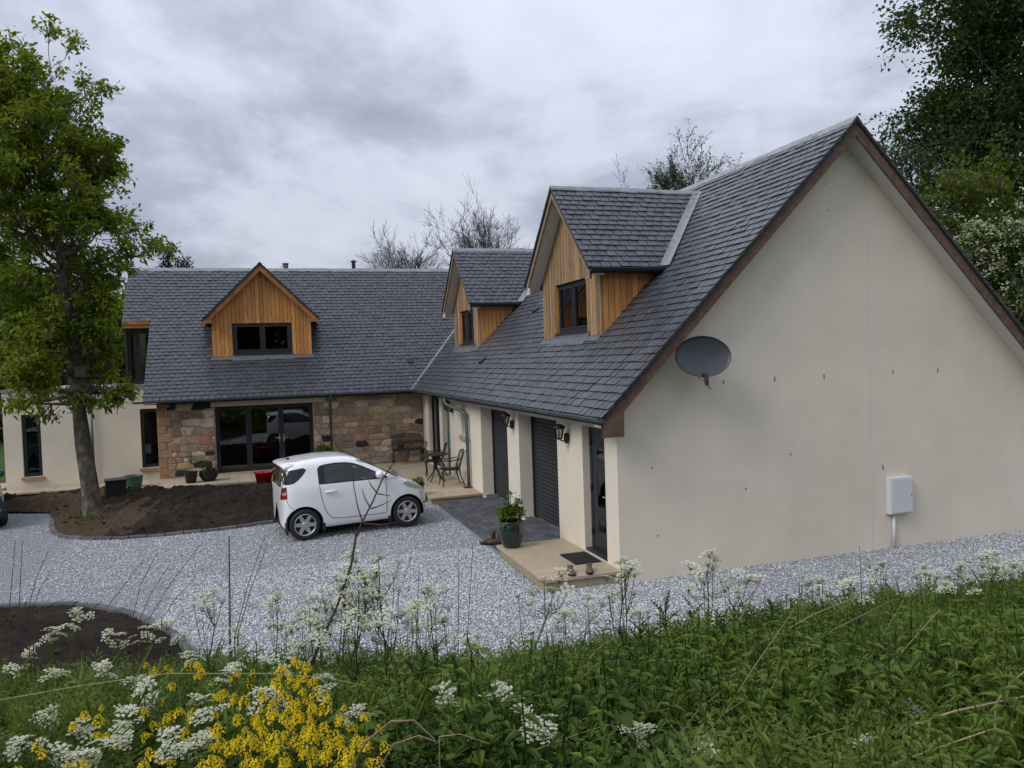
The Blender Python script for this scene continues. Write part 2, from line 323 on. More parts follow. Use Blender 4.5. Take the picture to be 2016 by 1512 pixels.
# ------------------------------------------------------------------ the setting
def ytoe(x): return np.interp(x, [-14, -9, -5.6, -3.2, -1, 3, 8, 20], [.6, -.1, -1.35, -2.25, -2.45, -2.55, -2.9, -3.4])
def bank_z(x, y):
    t = np.clip((ytoe(x)-y)/6.4, 0, 1); z = 1.66*(t*t*(3-2*t)*.45+t*.55)
    return z+np.where(t > 0, .05*fbm(x, y, 5, 3, 1.2)*np.clip(t*6, 0, 1), 0)
def make_setting():
    xs = np.unique(np.concatenate([np.linspace(-700, -40, 12), np.linspace(-40, -16, 13), np.linspace(-16, 16, 97), np.linspace(16, 40, 13), np.linspace(40, 700, 12)]))
    ys = np.unique(np.concatenate([np.linspace(-500, -30, 10), np.linspace(-30, -14, 9), np.linspace(-14, 2, 65), np.linspace(2, 40, 20), np.linspace(40, 900, 14)]))
    X, Y = np.meshgrid(xs, ys, indexing='ij'); Z = bank_z(X, Y)-.05-.0*X
    V = np.stack([X, Y, Z], -1).reshape(-1, 3); n = len(ys); F = [(i*n+j, (i+1)*n+j, (i+1)*n+j+1, i*n+j+1) for i in range(len(xs)-1) for j in range(n-1)]
    m = MB(); m.add(V, F, 0); g = struct(m.build('ground', 'grass', smooth=True)); g.data.materials.append(MT['bank'])
    for p in g.data.polygons:
        if abs(p.center.x) < 16 and -14 < p.center.y < 1: p.material_index = 1
    m = MB(); m.add([(-15, -4.0, 0), (12, -4.0, 0), (12, 13.5, 0), (-15, 13.5, 0)], [(0, 1, 2, 3)]); struct(m.build('gravel_drive', 'gravel'))
BED1 = [(-11.6, 12.9), (-11.3, 11.3), (-10.7, 11.05), (-9.75, 10.6), (-9.38, 9.4), (-9.12, 8.3), (-8.85, 7.6), (-8.4, 7.1), (-7.7, 6.72), (-7, 6.6), (-6.2, 6.62), (-5.3, 6.75), (-4.5, 7.0), (-3.5, 7.45), (-2.5, 8.0), (-1.75, 8.8), (-1.6, 10), (-1.6, 12.2), (-3, 12.35), (-5, 12.3), (-7, 12.3), (-9, 12.6)]
BED2 = [(-13, 2.9), (-10.5, 2.75), (-8.5, 2.45), (-7.46, 2.1), (-6.7, 1.4), (-6.1, .4), (-5.78, -.45), (-5.65, -1.4), (-6, -2.6), (-13, -2)]
def in_poly(x, y, P):
    c = np.zeros_like(x, bool); n = len(P)
    for i in range(n):
        x0, y0 = P[i]; x1, y1 = P[(i+1) % n]
        c ^= ((y0 > y) != (y1 > y)) & (x < (x1-x0)*(y-y0)/(y1-y0+1e-12)+x0)
    return c
def poly_dist(x, y, P):
    d = np.full(x.shape, 1e9)
    for i in range(len(P)):
        a = np.array(P[i]); b = np.array(P[(i+1) % len(P)]); e = b-a; t = np.clip(((x-a[0])*e[0]+(y-a[1])*e[1])/(e@e), 0, 1)
        d = np.minimum(d, np.hypot(x-a[0]-t*e[0], y-a[1]-t*e[1]))
    return d
def smooth_curve(P, n):
    P = np.array(P, float); s = np.concatenate([[0], np.cumsum(np.hypot(*np.diff(P, axis=0).T))]); out = []
    for t in np.linspace(0, s[-1], n):
        i = min(np.searchsorted(s, t, 'right')-1, len(P)-2); f = (t-s[i])/(s[i+1]-s[i]+1e-9)
        p0, p1, p2, p3 = P[max(i-1, 0)], P[i], P[i+1], P[min(i+2, len(P)-1)]
        out.append(.5*((2*p1)+(-p0+p2)*f+(2*p0-5*p1+4*p2-p3)*f*f+(-p0+3*p1-3*p2+p3)*f**3))
    return np.array(out)
def soil_height(x, y):
    h = np.zeros_like(x)
    for cx, cy, sx, sy, a in [(-3.6, 10.4, 1.3, .9, .42), (-5.2, 9.3, 1.5, .8, .32), (-2.6, 9.9, .9, .9, .36), (-6.6, 10.4, 1.2, .8, .33), (-9.7, 11.9, .8, .5, .26), (-8.4, 12.0, .7, .4, .24), (-10.9, 12.0, .5, .4, .22), (-6.3, 8.4, 1.0, .6, .16), (-4.3, 8.2, .9, .5, .18), (-7.6, 11.3, .8, .6, .22)]:
        h += 1.2*a*np.exp(-((x-cx)/sx)**2-((y-cy+.55)/sy)**2)
    return h
def make_beds():
    for nm, P, seed, kind in (('soil_bed', BED1, 3, 1), ('soil_bed', BED2, 4, 2)):
        A = np.array(P); x0, y0 = A.min(0)-.1; x1, y1 = A.max(0)+.1; st = .07
        xs = np.arange(x0, x1, st); ys = np.arange(y0, y1, st); X, Y = np.meshgrid(xs, ys, indexing='ij')
        ins = in_poly(X, Y, P); d = poly_dist(X, Y, P); r = np.random.default_rng(seed)
        k = np.clip(d/.35, 0, 1)
        cl = np.zeros_like(X)
        for s, a in ((3.1, .05), (7.3, .045), (15, .03)): cl += a*np.abs(fbm(X, Y, seed+int(s), 2, s))
        Z = .03+k*(soil_height(X, Y) if kind == 1 else .10*np.clip(d, 0, 1.5))+k*(cl*(1.9 if kind == 1 else .7)-.03)+r.normal(0, .008, X.shape)*k
        if kind == 1:
            td = np.hypot((X+8.3)/1.15, (Y-8.4)/1.6); Z -= k*cl*.75*np.clip(1.25-td, 0, 1)
        idx = -np.ones(X.shape, int); V = []; F = []
        for i in range(X.shape[0]):
            for j in range(X.shape[1]):
                if ins[i, j]: idx[i, j] = len(V); V.append((X[i, j], Y[i, j], Z[i, j]))
        for i in range(X.shape[0]-1):
            for j in range(X.shape[1]-1):
                q = (idx[i, j], idx[i+1, j], idx[i+1, j+1], idx[i, j+1])
                if min(q) >= 0: F.append(q)
        m = MB(); m.add(V, F, 0); o = struct(m.build(nm, 'soil', smooth=True))
        if kind == 1:
            o.data.materials.append(MT['mulch'])
            for p in o.data.polygons:
                c = p.center
                if math.hypot((c.x+8.35)/1.1, (c.y-8.4)/1.75)+.22*math.sin(c.x*9)*math.sin(c.y*7) < 1 or (c.x < -8.6 and c.y < 11.3): p.material_index = 1
        # clods
        n = 1500 if kind == 1 else 500; px = r.uniform(x0, x1, n); py = r.uniform(y0, y1, n); ok = in_poly(px, py, P) & (poly_dist(px, py, P) > .15); px, py = px[ok], py[ok]
        ix = np.clip(((px-x0)/st).astype(int), 0, X.shape[0]-1); iy = np.clip(((py-y0)/st).astype(int), 0, X.shape[1]-1)
        ta = TA(); scatter(ta, STONES, np.stack([px, py, Z[ix, iy]], 1), r.uniform(0, 6.28, len(px)), r.uniform(.03, .10, len(px))*(1 if kind == 1 else .7), .4, r)
        c = stuff(ta.build('soil_clods', 'soil', o)); c['label'] = 'loose clods of dark soil'
        nseg = 30 if kind == 1 else 24
        edge = P[4:16] if kind == 1 else P[0:8]
        C = smooth_curve(edge, nseg+1); kb = bpy.data.objects.new('kerb', None); COL.objects.link(kb); struct(kb); mesh = None
        for i in range(nseg):
            a, b = C[i], C[i+1]; t = b-a; L = np.hypot(*t); t /= L; nrm = np.array([-t[1], t[0]]); w = .055; L -= .012
            m = MB(); h = .055+random.uniform(-.01, .01)
            m.hexa([(-L/2, -w, -.04), (L/2, -w, -.04), (L/2, w, -.04), (-L/2, w, -.04), (-L/2+.006, -w+.008, h), (L/2-.006, -w+.008, h), (L/2-.006, w-.008, h), (-L/2+.006, w-.008, h)])
            s = m.build('kerb_stone', 'kerb', kb); s.location = (*(a+b)/2, 0); s.rotation_euler = (random.uniform(-.05, .05), random.uniform(-.03, .03), math.atan2(t[1], t[0]))
def stone_protos():
    out = []; r = np.random.default_rng(2)
    for k in range(6):
        V = np.array([(1, 0, 0), (-1, 0, 0), (0, 1, 0), (0, -1, 0), (0, 0, 1), (0, 0, -1)], float)*.5*r.uniform(.6, 1.25, (6, 1))+r.normal(0, .12, (6, 3))
        V[:, 2] *= .62; T = np.array([(0, 2, 4), (2, 1, 4), (1, 3, 4), (3, 0, 4), (2, 0, 5), (1, 2, 5), (3, 1, 5), (0, 3, 5)])
        a = r.uniform(0, 6.28); c, s = math.cos(a), math.sin(a); b = r.uniform(-.6, .6)
        R = np.array([[c, -s, 0], [s, c, 0], [0, 0, 1]])@np.array([[1, 0, 0], [0, math.cos(b), -math.sin(b)], [0, math.sin(b), math.cos(b)]])
        out.append((V@R.T, T, np.zeros(6)))
    return out
STONES = stone_protos()
def make_gravel():
    r = np.random.default_rng(8); P = []
    def zone(n, xa, xb, ya, yb):
        x = r.uniform(xa, xb, n); y = r.uniform(ya, yb, n)
        ok = (y > ytoe(x)-.25) & ~in_poly(x, y, BED1) & ~in_poly(x, y, BED2)
        ok &= ~((x > -1.17) & (y > -.03)) & ~((x > 0) & (y > .02))
        ok &= ~((y > 12.2) & (x > -9.3))
        P.append(np.stack([x[ok], y[ok]], 1))
    zone(92000, -6.2, 1.2, -2.8, 3); zone(30000, -8.5, -.9, 3, 8.2); zone(15000, -14, -5.8, 1, 9); zone(5000, -14, -8.4, 8, 13); zone(30000, 1.2, 9.5, -3.4, .05); zone(3000, -8.5, -6, -1.5, 3)
    P = np.concatenate(P); n = len(P); sz = r.uniform(.017, .036, n)
    Q = np.concatenate([P, (sz*r.uniform(.05, .35, n))[:, None]], 1)
    ta = TA(); scatter(ta, STONES, Q, r.uniform(0, 6.28, n), sz, .5, r)
    V, T, R = ta.arr(); R = np.repeat(r.uniform(0, .93, len(V)//6), 6)
    o = tri_mesh('gravel', V, T, R, 'gstone'); stuff(o, 'loose blue grey crushed gravel covering the drive', 'gravel')
def sheet_pieces(parent, name, material, cells, zf, t, bev=.006):
    for (x0, x1, y0, y1) in cells:
        m = MB(); z = [zf(x0), zf(x1), zf(x1), zf(x0)]; e = bev; dz = random.uniform(-.003, .003)
        q = [(x0, y0), (x1, y0), (x1, y1), (x0, y1)]; qi = [(x0+e, y0+e), (x1-e, y0+e), (x1-e, y1-e), (x0+e, y1-e)]
        V = [(a, b, z[i]-t) for i, (a, b) in enumerate(q)]+[(a, b, z[i]-e+dz) for i, (a, b) in enumerate(q)]+[(a, b, z[i]+dz) for i, (a, b) in enumerate(qi)]
        F = [(8, 9, 10, 11)]+[(i, (i+1) % 4, 4+(i+1) % 4, 4+i) for i in range(4)]+[(4+i, 4+(i+1) % 4, 8+(i+1) % 4, 8+i) for i in range(4)]
        m.add(V, F); m.build(name, material, parent)
def make_paving():
    st = bpy.data.objects.new('doorstep', None); COL.objects.link(st); struct(st)
    m = MB(); m.box(-1.14, -.003, 0.0, 2.2, -.03, .135); m.build('riser', 'riser', st)
    ys = [-.04, .55, 1.12, 1.68, 2.24]; cells = []
    for j in range(4):
        sp = -.60 if j % 2 else -.52
        cells += [(-1.2, sp-.003, ys[j]+.003, ys[j+1]-.003), (sp+.003, -.003, ys[j]+.003, ys[j+1]-.003)]
    sheet_pieces(st, 'slab', 'slab', cells, lambda x: .182, .045, .005)
    pv = bpy.data.objects.new('block_paving', None); COL.objects.link(pv); struct(pv)
    m = MB(); m.add([(-1.1, 2.25, -.02), (.3, 2.25, .10), (.3, 7.34, .10), (-1.1, 7.34, -.02)], [(0, 1, 2, 3)]); m.build('sand_joint', 'peat', pv)
    cells = []; x = -1.1; k = 0; rows = [.16]+[.155]*9
    while x < .28:
        w = .158 if x > -.95 else .10; y = 2.262+(.0 if k % 2 else -.12)
        while y < 7.33:
            l = random.choice([.16, .24, .24, .20]) if k else .24
            a, b = max(y, 2.262), min(y+l, 7.335)
            if b-a > .04:
                if x+w < .02 or (2.42 < a and b < 4.5) or (4.95 < a+.3 and 5.3 < a and b < 7.33): cells.append((x+.006, x+w-.006, a+.006, b-.006))
            y += l
        x += w; k += 1
    sheet_pieces(pv, 'paver', 'paver', cells, lambda x: .012+(x+1.1)*.098, .05, .006)
    pt = bpy.data.objects.new('patio', None); COL.objects.link(pt); struct(pt)
    cells = []; y = 7.35; k = 0
    while y < 14.1:
        h = min(.6, 14.17-y)
        xs = [-1.25, -.62, 0] if k % 2 else [-1.25, -.85, -.3, 0]
        for a, b in zip(xs, xs[1:]): cells.append((a+.003, b-.003, y+.003, y+h-.003))
        y += h; k += 1
    for j, (ya, yb) in enumerate([(12.35, 12.95), (12.95, 13.55), (13.55, 14.17)]):
        x = -9.4+(j % 2)*.3
        while x < -1.26:
            w = random.choice([.6, .9, .6]); b = min(x+w, -1.26); 
            if b-x > .1: cells.append((x+.003, b-.003, ya+.003, yb-.003))
            x += w
    sheet_pieces(pt, 'slab', 'slab', cells, lambda x: .165, .05, .005)
    m = MB(); m.box(-1.22, -.004, 7.38, 14.16, -.03, .113); m.box(-9.36, -1.23, 12.39, 14.16, -.03, .112); m.build('bedding', 'riser', pt)
    pth = bpy.data.objects.new('path', None); COL.objects.link(pth); struct(pth)
    cells = [(-14.4+i*.6, -13.806+i*.6, 13.9+j*.6, 14.494+j*.6) for i in range(4) for j in range(5)]+[(-11.9+i*.7, -11.206+i*.7, 14.3, 15.15) for i in range(4)]
    sheet_pieces(pth, 'slab', 'slab', cells, lambda x: .05, .05, .005)
# ------------------------------------------------------------------ the house
def wall(axis, c, a0, a1, z0, z1, ops, t, back=None):
    """rectangular wall with real openings (a,b,za,zb); outer face at c, thickness t"""
    m = MB(); P = (lambda d, a, z: (c+d, a, z)) if axis == 'x' else (lambda d, a, z: (a, c+d, z))
    A = sorted({a0, a1, *[o[0] for o in ops], *[o[1] for o in ops]}); Z = sorted({z0, z1, *[o[2] for o in ops], *[o[3] for o in ops]})
    for i in range(len(A)-1):
        for j in range(len(Z)-1):
            ca, cz = (A[i]+A[i+1])/2, (Z[j]+Z[j+1])/2
            if any(o[0] < ca < o[1] and o[2] < cz < o[3] for o in ops): continue
            for d in (0, t): m.add([P(d, A[i], Z[j]), P(d, A[i+1], Z[j]), P(d, A[i+1], Z[j+1]), P(d, A[i], Z[j+1])], [(0, 1, 2, 3)], 0)
    for a, b, za, zb in list(ops)+[(a0, a1, z0, z1)]:
        q = [(a, za), (b, za), (b, zb), (a, zb)]
        for k in range(4):
            (u0, w0), (u1, w1) = q[k], q[(k+1) % 4]
            m.add([P(0, u0, w0), P(0, u1, w1), P(t, u1, w1), P(t, u0, w0)], [(0, 1, 2, 3)], 0)
    return m
def slate_rows(O, U, V, N, poly, gauge=.153, wmin=.172, wmax=.19, seed=1):
    """list of (verts, faces) for slates laid over a convex polygon (u,v)"""
    r = random.Random(seed); O, U, V, N = (np.array(a, float) for a in (O, U, V, N)); out = []
    us = [p[0] for p in poly]; vs_ = [p[1] for p in poly]; v = min(vs_); n = len(poly)
    area = sum(poly[i][0]*poly[(i+1) % n][1]-poly[(i+1) % n][0]*poly[i][1] for i in range(n)); j = 0
    while v < max(vs_)-.03:
        u = min(us)-wmax*(1 if j % 2 else .5)-r.uniform(0, .02)
        while u < max(us):
            w = r.uniform(wmin, wmax); d = r.uniform(-.006, .006); d2 = d+r.uniform(-.006, .006); g = .008
            q = [(u+g, v+d), (u+w-g, v+d2), (u+w-g, v+gauge*1.75), (u+g, v+gauge*1.75)]
            for i in range(n):
                (x0, y0), (x1, y1) = poly[i], poly[(i+1) % n]; a, b = (y1-y0), -(x1-x0)
                if area < 0: a, b = -a, -b
                q = clip_poly(q, a, b, a*x0+b*y0)
                if len(q) < 3: break
            if len(q) >= 3 and max(p[1] for p in q)-v > .06 and max(p[0] for p in q)-min(p[0] for p in q) > .03:
                t = .011+r.uniform(0, .006); lift = .030+r.uniform(-.004, .008); tw = r.uniform(-.004, .004)
                h = lambda p: lift*(1-(p[1]-v)/(gauge*1.9))+tw*((p[0]-u)/w-.5)+.004
                top = [O+U*p[0]+V*p[1]+N*(h(p)) for p in q]; bot = [O+U*p[0]+V*p[1]+N*(h(p)-t) for p in q]; k = len(q)
                out.append((top+bot, [tuple(range(k))]+[(i, k+i, k+(i+1) % k, (i+1) % k) for i in range(k)], r.random()))
            u += w
        v += gauge; j += 1
    return out
HOUSE = None; SLATE_SETS = []
def lay(parent, O, U, V, N, poly, seed, visible=lambda c: False):
    SLATE_SETS.append((parent, slate_rows(O, U, V, N, poly, seed=seed), visible))
    m = MB(); O, U, V, N = (np.array(a, float) for a in (O, U, V, N)); m.prism([O+U*a+V*b-N*.003 for a, b in poly], -N*.025, 0)
    return m
def finish_slates():
    cand = []
    for si, (par, sl, vis) in enumerate(SLATE_SETS):
        for k, (v, f, r) in enumerate(sl):
            c = np.mean(v, 0)
            if vis(c): cand.append((np.linalg.norm(c-CAM), si, k))
    cand.sort(); single = {(a, b) for _, a, b in cand[:300]}
    for si, (par, sl, vis) in enumerate(SLATE_SETS):
        rest = MB()
        for k, (v, f, r) in enumerate(sl):
            if (si, k) in single:
                m = MB(); m.add(v, f, r); m.build('slate', 'slate', par)
            else: rest.add(v, f, r)
        if rest.v: stuff(rest.build('slates', 'slate', par))
def part_empty(name, parent):
    o = bpy.data.objects.new(name, None); COL.objects.link(o); o.parent = parent; o.empty_display_size = .1; return o
def framed_window(parent, axis, c, a0, a1, z0, z1, mull, fw=.06, transoms=(), depth=.07, name='window', mat_='anth'):
    """a window part: frame, panes as sub-parts; c = outer plane of the frame"""
    w = part_empty(name, parent)
    def bx(m, p, q, r, s, d0, d1):
        if axis == 'x': m.box(c+d0, c+d1, p, q, r, s)
        else: m.box(p, q, c+d0, c+d1, r, s)
    m = MB(); bx(m, a0, a1, z0, z0+fw, 0, depth); bx(m, a0, a1, z1-fw, z1, 0, depth); bx(m, a0, a0+fw, z0+fw, z1-fw, 0, depth); bx(m, a1-fw, a1, z0+fw, z1-fw, 0, depth)
    for x in mull: bx(m, x-fw*.6, x+fw*.6, z0+fw, z1-fw, .003, depth-.003)
    m.build('frame', mat_, w)
    xs = [a0+fw]+[v for x in mull for v in (x-fw*.6, x+fw*.6)]+[a1-fw]
    for i in range(0, len(xs), 2):
        e = .035; m = MB(); p, q, r, s = xs[i], xs[i+1], z0+fw, z1-fw                    # sash
        bx(m, p+.002, q-.002, r+.002, r+e, -.012, depth*.6); bx(m, p+.002, q-.002, s-e, s-.002, -.012, depth*.6); bx(m, p+.002, p+e, r+e, s-e, -.012, depth*.6); bx(m, q-e, q-.002, r+e, s-e, -.012, depth*.6)
        m.build('sash', mat_, w)
        m = MB(); bx(m, p+e, q-e, r+e, s-e, .020, .026); m.build('pane', 'glass', w)
    return w
def boards_front(parent, axis, c, a0, a1, zbot, ztop, holes, pitch, material, thick=.022, name='board'):
    """vertical cladding boards across [a0,a1]; zbot/ztop functions of a; holes = (a,b,za,zb)"""
    n = max(1, round((a1-a0)/pitch)); w = (a1-a0)/n
    for i in range(n):
        p, q = a0+i*w+.005, a0+(i+1)*w-.005; mid = (p+q)/2; jig = random.uniform(0, .004)
        spans = [[None, None]]; hs = [h for h in holes if h[0] < mid < h[1]]
        segs = [('b', 't')] if not hs else [('b', hs[0][2]), (hs[0][3], 't')]
        m = MB()
        for lo, hi in segs:
            z = [zbot(p) if lo == 'b' else lo, zbot(q) if lo == 'b' else lo, ztop(q) if hi == 't' else hi, ztop(p) if hi == 't' else hi]
            if z[2]-z[1] < .02 and z[3]-z[0] < .02: continue
            A = [(p, z[0]), (q, z[1]), (q, z[2]), (p, z[3])]
            if axis == 'x': m.prism([(c-jig, a, b) for a, b in A], (thick, 0, 0))
            elif axis == '+x': m.prism([(c+jig, a, b) for a, b in A], (-thick, 0, 0))
            elif axis == 'y': m.prism([(a, c-jig, b) for a, b in A], (0, thick, 0))
            else: m.prism([(a, c+jig, b) for a, b in A], (0, -thick, 0))
        if m.v: m.build(name, material, parent)
def board_bar(m, p, q, w, tvec, down):
    """barge board from p to q, w deep along 'down', thick along tvec"""
    p, q, tvec, down = (np.array(a, float) for a in (p, q, tvec, down))
    m.hexa([p+down*w, q+down*w, q+down*w+tvec, p+down*w+tvec, p, q, q+tvec, p+tvec])
def ridge_lead(parent, p, q, dirs, w=.15, seg=1.05, lift=.035, material='lead'):
    p, q = np.array(p, float), np.array(q, float); L = np.linalg.norm(q-p); t = (q-p)/L; n = max(1, round(L/seg)); r = part_empty('ridge_flashing', parent)
    d0, d1 = np.array(dirs[0], float), np.array(dirs[1], float); up = np.array([0, 0, 1.])
    for i in range(n):
        a = p+t*L*i/n; b = p+t*(L*(i+1)/n+.03); m = MB(); h = lift+.006*(i % 2)
        V = []
        for e in (a, b):
            for k in (-1, -.5, 0, .5, 1):
                dd = d0 if k < 0 else d1; V.append(e+up*h+dd*abs(k)*w+up*(.015*(1-abs(k))))
        V += [v-up*.012 for v in V]
        F = [(k, k+1, 6+k, 5+k) for k in range(4)]+[(10+k, 15+k, 16+k, 11+k) for k in range(4)]+[(k, 10+k, 11+k, k+1) for k in range(4)]+[(5+k, 6+k, 16+k, 15+k) for k in range(4)]+[(0, 5, 15, 10), (4, 14, 19, 9)]
        m.add(V, F); m.build('lead_sheet', material, r)
def gutter(parent, p, q, out, rad=.055, name='gutter', material='zinc', brackets=True):
    p, q, out = (np.array(a, float) for a in (p, q, out)); L = np.linalg.norm(q-p); t = (q-p)/L; up = np.array([0, 0, 1.])
    V = []; n = 9
    for e in (p, q):
        for rr in (rad, rad-.008):
            for k in range(n): a = math.pi*k/(n-1); V.append(e+out*math.cos(a)*rr-up*math.sin(a)*rr)
    F = [(k, k+1, 2*n+k+1, 2*n+k) for k in range(n-1)]+[(n+k, 3*n+k, 3*n+k+1, n+k+1) for k in range(n-1)]+[(0, 2*n, 3*n, n), (n-1, 2*n-1, 4*n-1, 3*n-1)]+[tuple(range(n)), tuple(range(2*n, 3*n))]
    m = MB(); m.add(V, F); m.tube([p+out*rad, q+out*rad], .009, 6)
    g = m.build(name, material, parent)
    if brackets:
        s = .4
        while s < L:
            e = p+t*s; b = MB(); b.tube([e+out*math.cos(a)*(rad+.008)-up*math.sin(a)*(rad+.008) for a in np.linspace(.1, 3.0, 7)], .009, 5); b.build('bracket', material, g); s += .75
    return g
def make_house():
    global HOUSE
    H = HOUSE = thing('house', 'L-shaped house with slate roof, cream rendered garage gable and rubble stone front', 'house')
    s2 = 1/math.sqrt(1+SL*SL); NA = np.array([-SL, 0, 1])*s2; VA = np.array([1, 0, SL])*s2; NB = np.array([SL, 0, 1])*s2; VB = np.array([-1, 0, SL])*s2
    NM = np.array([0, -SL, 1])*s2; VM = np.array([0, 1, SL])*s2; NK = np.array([0, SL, 1])*s2; VK = np.array([0, -1, SL])*s2
    LA = (RW+OE)/s2
    # ---- walls
    top = HE+SL*OE-.07
    ops = [(11.80, 13.30, .18, 2.25), (10.55, 11.43, .18, 2.23), (8.74, 9.20, 1.38, 2.15), (5.29, 7.33, .10, 2.19), (2.40, 4.52, .10, 2.19), (.43, 1.28, .185, 2.19)]
    wall('x', 0, .361, LN, -.1, top, ops, .36).build('wall', 'render', H)
    m = MB(); m.prism([(0, 0, -.1), (GARX, 0, -.1), (GARX, 0, top), (RW, 0, HR-.07), (0, 0, top)], (0, .36, 0), 0); m.build('gable_wall', 'render', H)
    m = MB(); m.box(GARX-.36, GARX, .37, 22.2, -.1, top); m.box(-7.6, GARX-.37, 21.85, 22.2, -.1, top); m.build('rear_wall', 'render', H)
    m = MB(); m.box(.361, GARX-.4, .4, 21.8, -.08, .095); m.box(-7.28, .36, LN+.51, 21.8, -.08, .095); m.build('floor', 'floor', H)
    m = MB(); m.box(-7.3, -.05, LN+.36, 21.8, 2.62, 2.72); m.box(.37, GARX-.4, .4, 21.8, 2.62, 2.72); m.build('ceiling', 'interior', H)
    for bb in ((.37, GARX-.4, 7.6, 7.72), (.4, .5, LN, 21.8), (-7.3, -.05, 18.0, 18.1)): m = MB(); m.box(*bb, .1, 2.6); m.build('partition', 'interior', H)
    # movement joint, render plugs and marks on the gable
    m = MB(); m.box(4.479, 4.489, -.004, .002, 0, 6.14); m.build('movement_joint', 'soffit', H)
    for x, z, s in [(1.786, 2.83, .03), (2.694, 2.84, .036), (3.606, 2.845, .036), (4.958, 2.858, .03), (5.881, 2.857, .034), (4.719, 1.324, .034), (2.131, 1.19, .014), (2.95, 1.66, .012), (.55, 1.62, .012), (.62, .62, .010), (3.70, 5.85, .012), (3.75, 5.45, .01)]:
        m = MB(); m.box(x-.007, x+.007, -.006, .001, z-s, z+s); m.build('wall_plug', 'barge' if s > .02 else 'dark', H)
    # ---- garage wing roof
    rA = part_empty('roof', H)
    pA = [(-OG-.02, -.05), (18.3, -.05), (18.3, LA), (-OG-.02, LA)]
    visA = lambda c: True
    def vis_A(c):
        for y0, y1 in ((2.0, 5.4), (10.0, 13.3)):
            if c[0] > .9 and y0 < c[1] < y1: return False
        return c[1] < 12
    O = np.array([-OE, 0, HE])
    lay(rA, O, (0, 1, 0), VA, NA, [(-OG-.03, -.05), (YE-.05, -.05), (YE+RW+OE, LA), (-OG-.03, LA)], 1, vis_A).build('underlay', 'underlay', rA)
    O2 = np.array([GARX+OE, 0, HE]); lay(rA, O2, (0, 1, 0), VB, NB, [(-OG-.03, -.05), (22.4, -.05), (22.4, LA), (-OG-.03, LA)], 2).build('underlay', 'underlay', rA)
    # ---- main roof
    rM = part_empty('roof', H); LM = (YM-YE)/s2; vn = (4.80-HE)/SL/s2
    OM = np.array([0, YE, HE])
    lay(rM, OM, (1, 0, 0), VM, NM, [(XV, -.05), (-OE+.05, -.05), (RW, LM), (XV, LM)], 3, lambda c: False).build('underlay', 'underlay', rM)
    lay(rM, OM, (1, 0, 0), VM, NM, [(-8.78, vn), (XV-.002, vn), (XV-.002, LM), (-8.78, LM)], 4).build('underlay', 'underlay', rM)
    lay(rM, np.array([0, 2*YM-YE, HE]), (1, 0, 0), VK, NK, [(-8.4, -.05), (RW, -.05), (RW, LM), (-8.4, LM)], 5).build('underlay', 'underlay', rM)
    ridge_lead(H, (RW, -OG-.03, HR+.01), (RW, 18.6, HR+.01), (VA*-1, VB*-1), .14); ridge_lead(H, (-8.78, YM, HM+.01), (RW-.2, YM, HM+.01), (VM*-1, VK*-1), .15)
    # valley
    def valley(p, q, n1, d1, n2, d2, w=.13, name='valley_flashing'):
        p, q = np.array(p, float), np.array(q, float); m = MB(); V = []
        for e in np.linspace(0, 1, 6):
            c = p+(q-p)*e; V += [c+d1*w+n1*.036, c+d1*w*.5+n1*.034, c+(n1+n2)*.022, c+d2*w*.5+n2*.034, c+d2*w+n2*.036]
        F = [(i*5+k, i*5+k+1, i*5+k+6, i*5+k+5) for i in range(5) for k in range(4)]; m.add(V, F); m.build(name, 'lead', H, smooth=False)
    valley((-OE-.04, YE-.04, HE-.04*SL), (RW, YE+RW+OE, HR), NM, np.array([-1., 0, 0]), NA, np.array([0, -1., 0]), .09)
    # ---- gable verge: barge boards, soffit, foot
    tv = (0, .035, 0); y = -OG
    for nm, e0, e1, dn in (('barge_board', (-OE-.03, y, HE-.045), (RW, y, HR-.015), -NA), ('barge_board', (GARX+OE+.03, y, HE-.045), (RW, y, HR-.015), -NB)):
        m = MB(); V = np.array(e0, float), np.array(e1, float)
        a, b = V; dz = np.array([0, 0, -1.]); board_bar(m, a, b, .235, tv, dz); m.build(nm, 'barge', H)
    for sgn, x0 in ((1, -OE-.03), (-1, GARX+OE+.03)):
        m = MB(); m.prism([(x0, y-.004, HE-.30), (x0+sgn*.33, y-.004, HE-.30), (x0+sgn*.33, y-.004, HE+.12), (x0, y-.004, HE-.06)], (0, .05, 0)); m.build('eaves_box', 'barge', H); m = MB(); m.box(min(x0+sgn*.02, x0+sgn*.33), max(x0+sgn*.02, x0+sgn*.33), y+.051, -.002, HE-.16, HE-.14); m.build('soffit', 'soffit', H)
        xe = x0+sgn*.05; m = MB(); m.prism([(xe+sgn*.27, y+.036, HE+SL*.27-.20), (RW, y+.036, HR-.24), (RW, -.002, HR-.24), (xe+sgn*.27, -.002, HE+SL*.27-.20)], (0, 0, .02)); m.build('soffit', 'soffit', H)
    # eaves: fascia + soffit + gutters
    m = MB(); m.box(-OE, -.002, -OG+.05, YE+.1, HE-.13, HE-.11); m.box(-OE+.0, -OE+.03, -OG+.05, YE, HE-.11, HE-.03); m.build('soffit', 'anth', H)
    gutter(H, (-OE-.045, -OG-.02, HE-.03), (-OE-.045, YE-.06, HE-.03), (-1, 0, 0), .06)
    gutter(H, (XV-.25, YE-.06, HE-.03), (-OE-.05, YE-.06, HE-.03), (0, -1, 0), .055)
    m = MB(); m.box(XV, -OE, YE-.002, LN-.002, HE-.13, HE-.11); m.build('soffit', 'anth', H)
